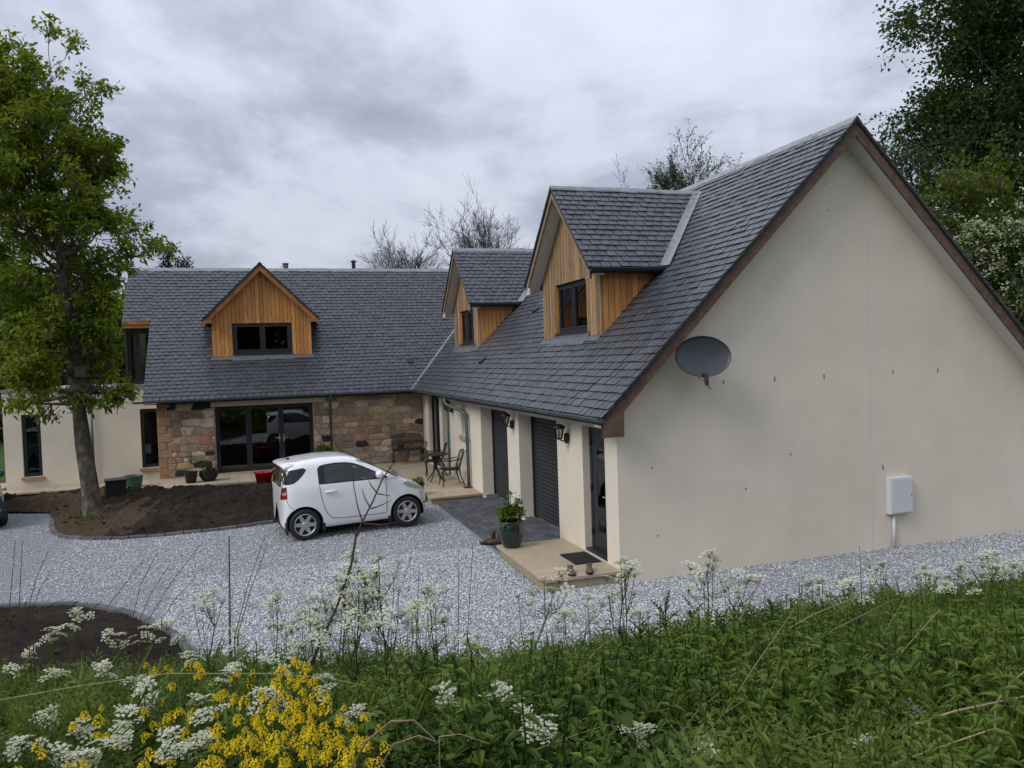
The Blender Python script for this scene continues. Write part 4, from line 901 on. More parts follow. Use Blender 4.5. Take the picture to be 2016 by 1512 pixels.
    panel('window_surround', (.755, .905), wlo, wtop, 'dark', .003, 8); panel('window_surround', (.9, 2.09), lambda x: max(wtop(x)-.05, wlo(x)), wtop, 'dark', .003); panel('window_surround', (.9, 2.0), wlo, lambda x: wlo(x)+.035, 'dark', .003)
    interior()
    panel('side_window', (.88, 1.98), I([.88, 1.98], [1.03, 1.012]), lambda x: wtop(x)-.028, 'carglass_l', .006)
    panel('quarter_window', (.085, .55), I([.085, .22, .3, .40, .48, .55], [1.06, 1.06, 1.075, 1.14, 1.215, 1.30]), I([.085, .12, .16, .2, .5, .55], [1.08, 1.17, 1.25, 1.31, 1.345, 1.31]), 'carglass', .005)
    panel('headlight', (2.40, 2.80), I([2.4, 2.5, 2.65, 2.8], [.845, .775, .715, .69]), I([2.4, 2.5, 2.65, 2.8], [.855, .885, .835, .735]), 'lamp_lens', .006)
    panel('tail_light', (.018, .17), I([.018, .17], [.76, .80]), I([.018, .05, .17], [.80, .99, 1.02]), 'red', .006)
    panel('tail_light_lens', (.025, .16), I([.025, .16], [.855, .875]), I([.025, .16], [.875, .935]), 'lamp_lens', .009, 8, 3)
    panel('fog_light', (2.84, 2.92), lambda x: .38, lambda x: .43, 'lamp_lens', .006, 6, 3)
    # windscreen and rear screen
    V = []; n = 14; k = 15
    for x in np.linspace(1.53, 2.27, n):
        P, zbelt = section(x); yr = float(P[len(P)*7//11, 0])-.015
        for y in np.linspace(-yr, yr, k): V.append((x+.004, y, top_z(x, y)+.007))
    m = MB(); m.add(V, [(i*k+j, (i+1)*k+j, (i+1)*k+j+1, i*k+j+1) for i in range(n-1) for j in range(k-1)], 0); m.build('windscreen', 'carglass_l', C, smooth=True)
    V = []
    for x in np.linspace(2.27, 2.36, 4):
        for y in np.linspace(-.62, .62, k): V.append((x+.004, y, top_z(x, y)+.008))
    m = MB(); m.add(V, [(i*k+j, (i+1)*k+j, (i+1)*k+j+1, i*k+j+1) for i in range(3) for j in range(k-1)], 0); m.build('scuttle', 'dark', C, smooth=True)
    V = []; zz = np.linspace(1.0, 1.35, 6)
    for z in zz:
        x = float(np.interp(z, ZT[:7], X[:7])); 
        for y in np.linspace(-.60, .60, 9): V.append((x-.012+.10*(y/.75)**4, y, z))
    m = MB(); m.add(V, [(i*9+j, (i+1)*9+j, (i+1)*9+j+1, i*9+j+1) for i in range(5) for j in range(8)], 0); m.build('rear_window', 'carglass', C, smooth=True)
    # roof spoiler
    V = []; n = 13
    for x, dz in ((.36, .004), (.20, .004), (.08, -.012), (.045, -.035), (.06, -.05), (.2, -.05)):
        for y in np.linspace(-1, 1, n): V.append((x+.10*abs(y)**3, y*.60, top_z(max(x, .34), y*.60)+dz-(.012 if x < .1 else 0)))
    m = MB(); m.add(V, [(i*n+j, (i+1)*n+j, (i+1)*n+j+1, i*n+j+1) for i in range(5) for j in range(n-1)]+[tuple(i*n for i in range(6)), tuple(i*n+n-1 for i in range(6))], 0); m.build('spoiler', paint, C, smooth=True)
    # seams, handle, mirror, mud flaps, aerial, plates
    for sg in (-1, 1):
        seam = [(.765, 1.0), (.775, .85), (.80, .70), (.85, .52), (.93, .40), (1.05, .345), (1.5, .325), (1.98, .325), (2.035, .36), (2.045, .6), (2.05, .98)]
        S = smooth_curve(seam, 40); m = MB(); m.tube([(x, sg*(side_y(x, z)+.001), z) for x, z in S], .0055, 5); m.build('door_seam', 'seam', C)
        S = smooth_curve([(2.05, .96), (2.2, .985), (2.36, .93), (2.42, .885)], 14); m = MB(); m.tube([(x, sg*(side_y(x, z)+.001), z) for x, z in S], .004, 5); m.build('bonnet_seam', 'seam', C)
        S = smooth_curve([(.155, .78), (.20, .66), (.28, .60)], 8); m = MB(); m.tube([(x, sg*(side_y(x, z)+.001), z) for x, z in S], .004, 5); m.build('bumper_seam', 'seam', C)
        m = MB(); yy = sg*(side_y(.95, .86)); m.tube([(.86, yy, .862), (.89, yy+sg*.03, .865), (1.03, yy+sg*.032, .865), (1.06, yy, .862)], [.013, .018, .018, .013], 8); m.build('door_handle', paint, C, smooth=True)
        m = MB(); y0 = side_y(1.88, 1.02); m.lathe([(0, -.07), (.05, -.06), (.078, -.01), (.085, .04), (.07, .06), (0, .062)], 14, (1.90, sg*(y0+.10), 1.095), 'x'); m.tube([(1.90, sg*(y0-.01), 1.03), (1.90, sg*(y0+.06), 1.055)], .022, 8); mi = m.build('mirror', paint, C, smooth=True)
        for ax, dx in ((.455, -.345), (2.455, -.36), (.455, .35)):
            m = MB(); m.box(ax+dx-.03, ax+dx+.03, min(sg*.62, sg*.81), max(sg*.62, sg*.81), .13, .34); m.build('mud_flap', 'dark', C)
    m = MB(); m.tube([(.34, 0, 1.46), (.20, 0, 1.60)], .006, 5); m.box(.31, .37, -.02, .02, 1.455, 1.485); m.build('aerial', 'dark', C)
    m = MB(); m.tube([(2.30, -.25, 1.015), (2.20, .25, 1.075)], .007, 5); m.tube([(2.33, .05, 1.0), (2.26, .5, 1.03)], .007, 5); m.build('wiper', 'dark', C)
    # wheels
    proto = None
    for ax in AX:
        for sg in (-1, 1):
            if proto is None:
                w = part_empty('wheel', C)
                m = MB(); m.lathe([(.205, -.075), (.225, -.088), (.262, -.09), (.284, -.075), (.29, -.04), (.29, .04), (.284, .075), (.262, .09), (.225, .088), (.205, .075)], 36, axis='y'); m.build('tyre', 'tyre', w, smooth=True)
                m = MB(); m.lathe([(.207, -.05), (.207, .078), (.198, .084), (.188, .075), (.185, -.04)], 36, axis='y')
                for k in range(6):
                    a = 2*math.pi*k/6+.2; c, s = math.cos(a), math.sin(a); P = []
                    for rr, ww, dy in ((.03, .042, .055), (.195, .030, .070)):
                        for e in (-1, 1):
                            for d in (0, -.03): P.append((rr*c-e*ww*s, -(dy+d), rr*s+e*ww*c))
                    m.add(P, [(0, 2, 6, 4), (1, 5, 7, 3), (0, 4, 5, 1), (2, 3, 7, 6), (4, 6, 7, 5), (0, 1, 3, 2)], 0)
                m.lathe([(.055, .02), (.055, .062), (.045, .07), (0, .072)], 18, axis='y'); m.build('rim', 'alloy', w)
                m = MB(); m.lathe([(0, .01), (.19, .01), (.19, -.05), (0, -.05)], 24, axis='y'); m.build('brake_disc', 'dark', w)
                proto = w
            else: w = copy_tree(proto, C)
            w.location = (ax, sg*.742, AZ); w.rotation_euler = (0, random.uniform(0, 1), 0 if sg < 0 else math.pi)
    for ch in C.children:                                         # short tail: draw the last few centimetres in
        if ch.type == 'MESH':
            for v in ch.data.vertices:
                if v.co.x < .14: v.co.x = .14-(.14-v.co.x)*.42
    return C
MT['carglass_l'] = glassmat('car_side_glass', (.62, .68, .66), .03); MT['yellow_plate'] = mat('yellow_plate', (.55, .42, .03), .5, .02)
def rear_xy(c, rz, x, y): return (c[0]-x*math.cos(rz)+y*math.sin(rz), c[1]-x*math.sin(rz)-y*math.cos(rz), 0)
def make_cars():
    rz = math.radians(8.0); near = (-4.155, 4.95, 0)         # rear near-side wheel contact
    o = rear_xy(near, rz, .455, -.742)
    c = make_car(o, rz, 'paint', 'small white three-door hatchback parked on the gravel'); c.rotation_euler[1] = -math.radians(.9); c.location.z = .003
    rz2 = math.radians(-62); make_car((-12.18, 11.25, 0), rz2, 'teal', 'dark teal car standing beside the long soil bed')
# ------------------------------------------------------------------ garden furniture
def lattice_back(m, w, z0, z1, y0, y1, rad=.011, cols=3, rows=4, arch=.06):
    """curved diamond lattice in a frame, x across, leaning from y0 (bottom) to y1 (top)"""
    def P(u, v):
        x = (u-.5)*w; z = z0+(z1-z0)*v; 
        return (x, y0+(y1-y0)*v+.03*math.sin(math.pi*u), z)
    fr = [P(0, 0), P(-.02, .5), P(.0, .88), P(.14, 1.0), P(.5, 1.0+arch), P(.86, 1.0), P(1, .88), P(1.02, .5), P(1, 0)]
    m.tube(fr, rad*1.25, 6); m.tube([P(0, 0), P(1, 0)], rad*1.2, 6); m.tube([P(0, .5), P(1, .5)], rad*.8, 5)
    for i in range(-rows, cols+1):
        for sg in (1, -1):
            a = [(i/cols+t*rows/cols*1.0, t) for t in np.linspace(0, 1, 9)]
            if sg < 0: a = [(1-u, t) for u, t in a]
            a = [(u, t) for u, t in a if -.01 <= u <= 1.01]
            if len(a) > 1: m.tube([P(u, t) for u, t in a], rad*.8, 5)
def iron_seat(name, label, cat, loc, rz, w=.46, arms=True, cols=3, group=None):
    """cast-iron seat facing +y at rz=0... local: sitter looks towards -y"""
    C = thing(name, label, cat, loc, rz, group); d = .42; zs = .42
    m = MB(); pts = [(-w/2, -d/2, zs), (w/2, -d/2, zs), (w/2*.92, d/2, zs-.01), (-w/2*.92, d/2, zs-.01)]
    m.tube(pts+[pts[0]], .016, 6); n = int(w/.045)
    for k in range(1, n): x = -w/2+w*k/n; m.tube([(x, -d/2, zs), (x*.93, 0, zs-.012), (x*.92, d/2, zs-.01)], .011, 5)
    for k in range(1, 5): y = -d/2+d*k/5; m.tube([(-w/2*.96, y, zs-.005), (w/2*.96, y, zs-.005)], .009, 5)
    m.build('seat', 'black', C)
    m = MB(); lattice_back(m, w*.92, zs+.02, .86, d/2, d/2+.12, cols=cols); m.build('backrest', 'black', C)
    for sx in (-1, 1):
        m = MB(); m.tube([(sx*w/2*.96, -d/2+.01, zs), (sx*(w/2+.02), -d/2-.03, zs-.06), (sx*w/2*.98, -d/2, .2), (sx*w/2, -d/2-.01, .05), (sx*(w/2+.005), -d/2-.03, .012)], [.022, .026, .017, .014, .018], 7); m.build('leg', 'black', C, smooth=True)
        m = MB(); m.tube([(sx*w/2*.88, d/2, zs), (sx*w/2*.9, d/2+.02, .25), (sx*w/2*.93, d/2+.09, .05), (sx*w/2*.93, d/2+.11, .012)], [.022, .017, .014, .018], 7); m.build('leg', 'black', C, smooth=True)
        if arms:
            m = MB(); m.tube([(sx*w/2*.95, -d/2+.05, zs), (sx*(w/2+.03), -d/2+.03, zs+.12), (sx*(w/2+.02), -d/2-.02, zs+.21), (sx*(w/2+.02), -d/2+.02, zs+.235), (sx*(w/2+.01), 0, zs+.22), (sx*w/2*.95, d/2+.03, zs+.25)], .013, 6); m.build('armrest', 'black', C, smooth=True)
    return C
def make_furniture():
    z = .166
    iron_seat('garden_bench', 'black cast-iron lattice bench against the rubble stone wall', 'bench', (-.58, 13.72, z), 0, 1.0, True, 7)
    iron_seat('garden_chair', 'black iron lattice chair at the bistro table, the one beside the downpipe', 'chair', (-.42, 8.88, z), -math.pi/2, .44, True)
    iron_seat('garden_chair', 'black iron lattice chair at the bistro table, the one towards the stone wall', 'chair', (-.42, 10.72, z), -math.pi/2-.15, .44, True)
    T = thing('bistro_table', 'round black iron bistro table between the two iron chairs', 'table', (-.60, 9.72, z))
    m = MB(); m.lathe([(0, .69), (.34, .69), (.355, .70), (.355, .715), (.34, .72), (0, .715)], 30); m.build('table_top', 'black', T)
    m = MB(); m.tube([(0, 0, .69), (0, 0, .30)], [.05, .03], 8); m.build('column', 'black', T)
    for k in range(4):
        a = math.pi/4+k*math.pi/2; c, s = math.cos(a), math.sin(a); m = MB(); m.tube([(c*.10, s*.10, .68), (c*.035, s*.035, .45), (c*.06, s*.06, .28), (c*.18, s*.18, .10), (c*.27, s*.27, .015)], [.018, .018, .016, .014, .016], 6); m.build('leg', 'black', T, smooth=True)
def pot(name, label, loc, prof, material, soil_z, soil_r, foliage=None, saucer=False, group=None, cat='plant pot'):
    P = thing(name, label, cat, loc, group=group); m = MB(); m.lathe(prof, 28); m.build('pot', material, P, smooth=True)
    m = MB(); m.lathe([(0, soil_z), (soil_r, soil_z-.01)], 20); m.build('soil', 'peat', P)
    if saucer: m = MB(); m.lathe([(0, .0), (.17, .0), (.20, .03), (.19, .035), (.0, .012)], 24); m.build('saucer', 'blackpot', P, smooth=True)
    if foliage: foliage(P)
    return P
def bushy(c, rad, n, size, material, rng, name='foliage', stems=6, width=.55):
    def f(P):
        u = unit(rng.normal(0, 1, (n, 3))); u[:, 2] = np.abs(u[:, 2])*1.0-.1; q = np.array(c)+u*np.array(rad)*(rng.uniform(.35, 1, (n, 1))**.6)
        V, T, R = blobs(q, u+[0, 0, .5], 6, size, size*.5, width, .15, rng); tri_mesh(name, V, T, R, material, P)
        m = MB()
        for k in range(stems): a = 6.28*k/stems; e = np.array(c)+np.array([math.cos(a)*rad[0]*.6, math.sin(a)*rad[1]*.6, rad[2]*.3]); m.tube([(0.02*math.cos(a), .02*math.sin(a), c[2]-rad[2]), e], .008, 5)
        m.build('stem', 'twig', P)
    return f
def make_pots():
    r = np.random.default_rng(31); z = .182
    def hyd(P):
        bushy((0, 0, .53), (.20, .20, .17), 90, .085, 'lime', r, width=.6)(P)
        for dx, dy, h in ((.02, .05, .86), (.14, -.02, .78)):
            m = MB(); m.tube([(dx*.3, dy*.3, .4), (dx, dy, h)], .006, 5); s = m.build('stem', 'stem', P)
            V, T, R = blobs([(dx, dy, h)], [(0, 0, 1)], 14, .075, .03, .6, .1, r); tri_mesh('leaf_tuft', V, T, R, 'lime', P)
    pot('potted_shrub', 'tall dark green glazed pot with a leafy shrub on the doorstep corner', (-1.0, 2.02, z), [(0, .0), (.12, 0), (.15, .03), (.19, .15), (.205, .27), (.19, .38), (.178, .41), (.195, .42), (.195, .44), (.17, .44), (.165, .40)], 'greenpot', .39, .17, hyd, cat='potted plant')
    def pan(P):
        bushy((0, 0, .40), (.20, .20, .12), 45, .06, 'bush', r)(P)
        n = 40; a = r.uniform(0, 6.28, n); q = np.stack([np.cos(a)*.2*r.uniform(.3, 1, n), np.sin(a)*.2*r.uniform(.3, 1, n), r.uniform(.40, .54, n)], 1); V, T, R = blobs(q, np.tile((0, -.3, 1), (n, 1)), 4, .04, .012, .9, 0, r); tri_mesh('flower', V, T, R, 'pansy', P)
        n = 16; V, T = leaves(np.tile((0., 0, .36), (n, 1))+r.normal(0, .03, (n, 3)), r.normal(0, .3, (n, 3))+[0, 0, 1], r.uniform(.22, .34, n), .06, .05, r); tri_mesh('blade', V, T, r.uniform(0, 1, len(V)), 'bush', P)
    pot('potted_pansies', 'green glazed pot of pansies standing beside the bonnet of the white car', (-1.45, 7.95, .0), [(0, .035), (.10, .035), (.12, .06), (.17, .18), (.185, .30), (.17, .36), (.185, .375), (.185, .395), (.165, .395), (.16, .36)], 'greenpot', .35, .165, pan, True, cat='potted plant')
    pot('potted_box_bush', 'light green leafy bush in a pot between patio door and downpipe', (-3.15, 13.65, .168), [(0, 0), (.16, 0), (.20, .30), (.215, .32), (.195, .32), (.19, .28)], 'blackpot', .28, .19, bushy((0, 0, .52), (.27, .24, .24), 170, .055, 'lime', r), cat='potted plant')
    def sapling(P):
        m = MB(); m.tube([(0, 0, .3), (.02, 0, .6), (0, 0, .85)], .01, 5)
        for a in (.3, 2.2, 4.1, 5.3): m.tube([(.02, 0, .55), (.12*math.cos(a), .12*math.sin(a), .75)], .006, 5)
        m.build('stem', 'twig', P); n = 18; V, T, R = blobs(np.array([0, 0, .72])+r.normal(0, 1, (n, 3))*[.09, .09, .13], r.normal(0, 1, (n, 3)), 5, .05, .03, .5, .2, r); tri_mesh('foliage', V, T, R, 'lime', P)
    pot('potted_sapling', 'slim black plastic pot with a spindly sapling by the stone pier', (-6.77, 12.95, .168), [(0, 0), (.13, 0), (.175, .30), (.185, .32), (.165, .32), (.16, .28)], 'blackpot', .29, .16, sapling, cat='potted plant')
    def iris(P):
        n = 60; V, T = leaves(np.array([0, 0, .24])+r.normal(0, 1, (n, 3))*[.09, .09, .02], r.normal(0, .4, (n, 3))+[0, 0, 1], r.uniform(.16, .32, n), .14, .05, r); tri_mesh('blade', V, T, r.uniform(0, 1, len(V)), 'bush', P)
    pot('potted_grasses', 'wide black glazed bowl of spiky leaves beside the patio door', (-6.32, 13.1, .168), [(0, 0), (.13, 0), (.20, .06), (.25, .16), (.26, .22), (.245, .26), (.26, .275), (.23, .275), (.225, .24)], 'blackpot', .25, .225, iris, cat='potted plant')
    pot('empty_pot', 'empty teal glazed pot standing by the cream extension wall', (-8.2, 12.95, .168), [(0, .02), (.16, 0), (.19, .04), (.225, .20), (.225, .27), (.245, .285), (.245, .31), (.22, .31), (.205, .27), (.17, .06)], 'tealpot', .10, .16)
    T = thing('garden_tub', 'bright red flexible plastic tub resting on the soil heap', 'tub', (-4.86, 11.05, .22)); m = MB(); m.lathe([(0, 0), (.17, 0), (.225, .33), (.235, .335), (.235, .345), (.222, .345), (.165, .015), (0, .012)], 28); m.build('tub', 'redtub', T, smooth=True)
    for s in (-1, 1):
        m = MB(); m.tube([(s*.23, -.07, .335), (s*.235, -.05, .40), (s*.235, .05, .40), (s*.23, .07, .335)], .014, 6); m.build('handle', 'redtub', T, smooth=True)
    m = MB(); m.lathe([(0, -.14), (.16, -.14), (.22, -.01), (0, -.008)], 20); m.build('foot', 'blackpot', T)
    B = thing('compost_bin', 'square black plastic bin standing behind the tree trunk', 'bin', (-8.28, 10.75, .03), .15); m = MB(); m.hexa([(-.21, -.21, 0), (.21, -.21, 0), (.21, .21, 0), (-.21, .21, 0), (-.23, -.23, .62), (.23, -.23, .62), (.23, .23, .62), (-.23, .23, .62)]); m.build('body', 'blackpot', B, bevel=.015)
    m = MB(); m.box(-.25, .25, -.25, .25, .623, .665); m.build('lid', 'blackpot', B, bevel=.012)
# ------------------------------------------------------------------ things on the house and step
def make_lantern(loc, label):
    L = thing('wall_lantern', label, 'lantern', loc)
    m = MB(); m.lathe([(0, -.10), (.03, -.09), (.045, -.03), (.045, .04), (.03, .075), (0, .08)], 14, (-.002, 0, -.03), 'z'); bp = m.build('backplate', 'black', L, smooth=True)
    m = MB(); m.tube([(-.02, 0, -.05), (-.06, 0, -.085), (-.10, 0, -.07), (-.125, 0, -.045)], [.014, .012, .012, .016], 8); m.build('arm', 'black', L, smooth=True)
    c = (-.13, 0, 0); m = MB(); m.lathe([(.02, -.06), (.05, -.045), (.055, -.03), (.02, -.03)], 14, c); m.build('base', 'black', L)
    m = MB()
    for k in range(6): a = 2*math.pi*k/6; m.tube([(c[0]+.05*math.cos(a), .05*math.sin(a), -.04), (c[0]+.088*math.cos(a), .088*math.sin(a), .13)], .0065, 5)
    m.lathe([(.092, .125), (.092, .14), (.084, .14), (.084, .125)], 18, c); m.build('cage', 'black', L)
    m = MB(); m.lathe([(.046, -.03), (.080, .128)], 14, c); m.build('glass_shade', 'lantern_glass', L, smooth=True)
    m = MB(); m.lathe([(.105, .135), (.11, .145), (.095, .165), (.05, .195), (.012, .205), (0, .225)], 18, c); m.build('hood', 'black', L, smooth=True)
    m = MB(); m.lathe([(0, -.03), (.018, -.02), (.028, .03), (.018, .07), (0, .08)], 10, c); m.build('bulb', 'white', L, smooth=True)
def make_fixtures():
    make_lantern((-.045, 1.83, 1.98), 'black wall lantern beside the front door')
    make_lantern((-.045, 4.80, 2.0), 'black wall lantern on the pier between the two garage doors')
    make_lantern((-.045, 10.05, 2.03), 'black wall lantern beside the downpipe and side door')
    # satellite dish
    D = thing('satellite_dish', 'dark grey oval mesh satellite dish fixed to the cream gable', 'satellite dish', (1.15, -.02, 3.23))
    c = np.array([0, -.48, 0]); n = np.array([-.18, -.94, .22]); n /= np.linalg.norm(n); ex = np.cross(n, [0, 0, 1]); ex /= np.linalg.norm(ex); ex = -ex; ey = np.cross(ex, n); ey = ey if ey[2] > 0 else -ey
    V = []; F = []; rn, an = 7, 36
    for side in (0, 1):
        for i in range(rn+1):
            rr = i/rn
            for k in range(an): a = 2*math.pi*k/an; V.append(c+ex*.415*rr*math.cos(a)+ey*.30*rr*math.sin(a)-n*(.07*(1-rr*rr)+side*.012))
    K2 = (rn+1)*an
    for side in (0, 1):
        for i in range(rn):
            for k in range(an): q = (side*K2+i*an+k, side*K2+i*an+(k+1) % an, side*K2+(i+1)*an+(k+1) % an, side*K2+(i+1)*an+k); F.append(q if side else q[::-1])
    F += [(rn*an+k, rn*an+(k+1) % an, K2+rn*an+(k+1) % an, K2+rn*an+k) for k in range(an)]
    m = MB(); m.add(V, F, 0); m.build('reflector', 'dish', D, smooth=True)
    lnb = c+n*.33-ey*.38-ex*.12
    m = MB(); m.tube([c-ey*.29-n*.0, c-ey*.33+n*.10-ex*.05, lnb], .012, 8); m.build('feed_arm', 'dark', D)
    m = MB(); m.tube([lnb-ey*.10, lnb-ey*.02, lnb+ey*.05], [.026, .03, .03], 10); m.tube([lnb+ey*.04-n*.03, lnb+ey*.06-n*.09], .034, 12); m.build('receiver', 'dark', D)
    m = MB(); m.tube([c-n*.10+ey*.0, (0.02, -.20, -.04), (.02, -.16, .05), (.02, -.03, .05)], .022, 8); m.build('mount_pole', 'zinc', D)
    m = MB(); m.box(-.06, .10, -.03, .018, -.05, .15); m.build('wall_plate', 'zinc', D)
    m = MB(); m.tube([lnb-ey*.1, lnb-ey*.16+ex*.05, c-ey*.32-n*.12, (.05, -.02, -.2)], .005, 5); m.build('cable', 'dark', D)
    B = thing('meter_box', 'white meter box with a downpipe conduit on the cream gable', 'meter box', (4.99, 0, .56))
    m = MB(); m.box(-.225, .225, -.11, -.001, 0, .60); m.build('box', 'white', B, bevel=.008)
    m = MB(); m.box(-.20, .21, -.122, -.111, .02, .575); m.build('door', 'white', B, bevel=.004)
    m = MB(); m.tube([(.185, -.126, .30), (.185, -.118, .30)], .012, 10); m.build('lock', 'dark', B)
    m = MB(); m.tube([(-.10, -.035, -.002), (-.10, -.035, -.60)], .026, 10); m.build('conduit', 'white', B, smooth=True)
    Mt = thing('door_mat', 'black rubber doormat lying before the front door', 'door mat', (-.27, .85, .185)); m = MB(); m.box(-.21, .21, -.32, .32, 0, .012)
    m.build('base', 'rubber', Mt); m = MB()
    for i in range(9): m.box(-.2+i*.047, -.18+i*.047, -.31, .31, .0125, .02)
    stuff(m.build('ribs', 'rubber', Mt))
    def shoe(nm, lab, loc, rz, mt, boot=False, grp=None):
        S = thing(nm, lab, 'boot' if boot else 'shoe', loc, rz, grp); V = []; n = 12; st = [(-.135, .030, .07), (-.12, .038, .085), (-.05, .038, .09), (.02, .043, .075), (.08, .048, .055), (.125, .040, .042), (.15, .018, .03)]
        m = MB()
        for x, w, h in st:
            for k in range(n+1): a = math.pi*k/n; V.append((x, w*math.cos(a), .022+(h-.01)*math.sin(a)**.8))
        m.add(V, [(i*(n+1)+k, (i+1)*(n+1)+k, (i+1)*(n+1)+k+1, i*(n+1)+k+1) for i in range(len(st)-1) for k in range(n)]+[tuple(range(n+1)), tuple((len(st)-1)*(n+1)+k for k in range(n+1))]); m.build('upper', mt, S, smooth=True)
        V = [(x, sg*(w+.006), z) for z in (0, .024) for sg in (-1, 1) for x, w, h in st]; k = len(st); m = MB()
        m.add(V, [tuple(range(k))+tuple(range(2*k-1, k-1, -1)), tuple(range(2*k, 3*k))+tuple(range(4*k-1, 3*k-1, -1))]+[(i, i+1, 2*k+i+1, 2*k+i) for i in range(k-1)]+[(k+i, k+i+1, 3*k+i+1, 3*k+i) for i in range(k-1)]); m.build('sole', 'rubber', S)
        hh = .15 if boot else .022; m = MB(); m.lathe([(.042, 0), (.044, hh*.6), (.05, hh), (.042, hh), (.034, hh-.03), (0, hh-.04)], 14, (-.085, 0, .075)); m.build('collar', mt, S, smooth=True)
        m = MB()
        for i in range(4): m.tube([(-.02+i*.026, -.022, .098-i*.010), (-.01+i*.026, .022, .098-i*.010)], .004, 4)
        m.build('lace', 'rubber', S)
    shoe('walking_shoe', 'brown walking shoe with its tongue open on the bare slab', (-.72, .11, .183), math.radians(-104), 'shoe')
    shoe('walking_shoe', 'brown walking shoe with a dark collar half hidden by cow parsley', (-.44, .10, .183), math.radians(-112), 'shoe')
    shoe('work_boot', 'brown leather ankle boot on the block paving nearer the drive gravel', (-1.10, 3.08, .02), math.radians(165), 'leather', True)
    shoe('work_boot', 'brown leather ankle boot on the block paving tucked behind the tall pot', (-1.0, 2.98, .03), math.radians(158), 'leather', True)
make_cars(); make_furniture(); make_pots(); make_fixtures()
# ------------------------------------------------------------------ trees
def rot_about(v, axis, a):
    axis = axis/(np.linalg.norm(axis)+1e-9); return v*math.cos(a)+np.cross(axis, v)*math.sin(a)+axis*(axis@v)*(1-math.cos(a))
def grow(m, p, d, length, rad, level, maxlev, rng, tips, nside=4, bend=.18, up=.05, split=(3, 5), ang=(.4, .8), taper=.35, min_r=.006, nseg=5, start=.3, twig=.62, flat=0, along=False):
    pts = [p]; dirs = [d]
    for i in range(nseg):
        d = unit(d+rng.normal(0, bend, 3)+np.array([0, 0, up])); p = p+d*length/nseg; pts.append(p); dirs.append(d)
    R = [max(min_r, rad*(1-(1-taper)*i/nseg)) for i in range(nseg+1)]
    m.tube(pts, R, nside, caps=False, rnd=0)
    if level >= maxlev:
        for i in range(max(1, nseg-2), nseg+1): tips.append((pts[i], dirs[i], level))
        return
    tips.append((pts[-1], dirs[-1], level))
    if along and level >= 1:
        for i in range(2, nseg): tips.append((pts[i], dirs[i], level))
    for k in range(rng.integers(*split)+1):
        i = int(np.clip(round((start+(1-start)*rng.uniform(0, 1))*nseg), 1, nseg)); dd = dirs[i]; ax = unit(np.cross(dd, rng.normal(0, 1, 3))) if rng.uniform() > flat else np.array([rng.normal(0, .15), rng.normal(0, .15), rng.choice([-1., 1.])])
        grow(m, pts[i], unit(rot_about(dd, ax, rng.uniform(*ang))), length*twig*rng.uniform(.7, 1.15), R[i]*.6, level+1, maxlev, rng, tips, max(3, nside-1), bend, up, split, ang, taper, min_r, max(3, nseg-1), start, twig, flat, along)
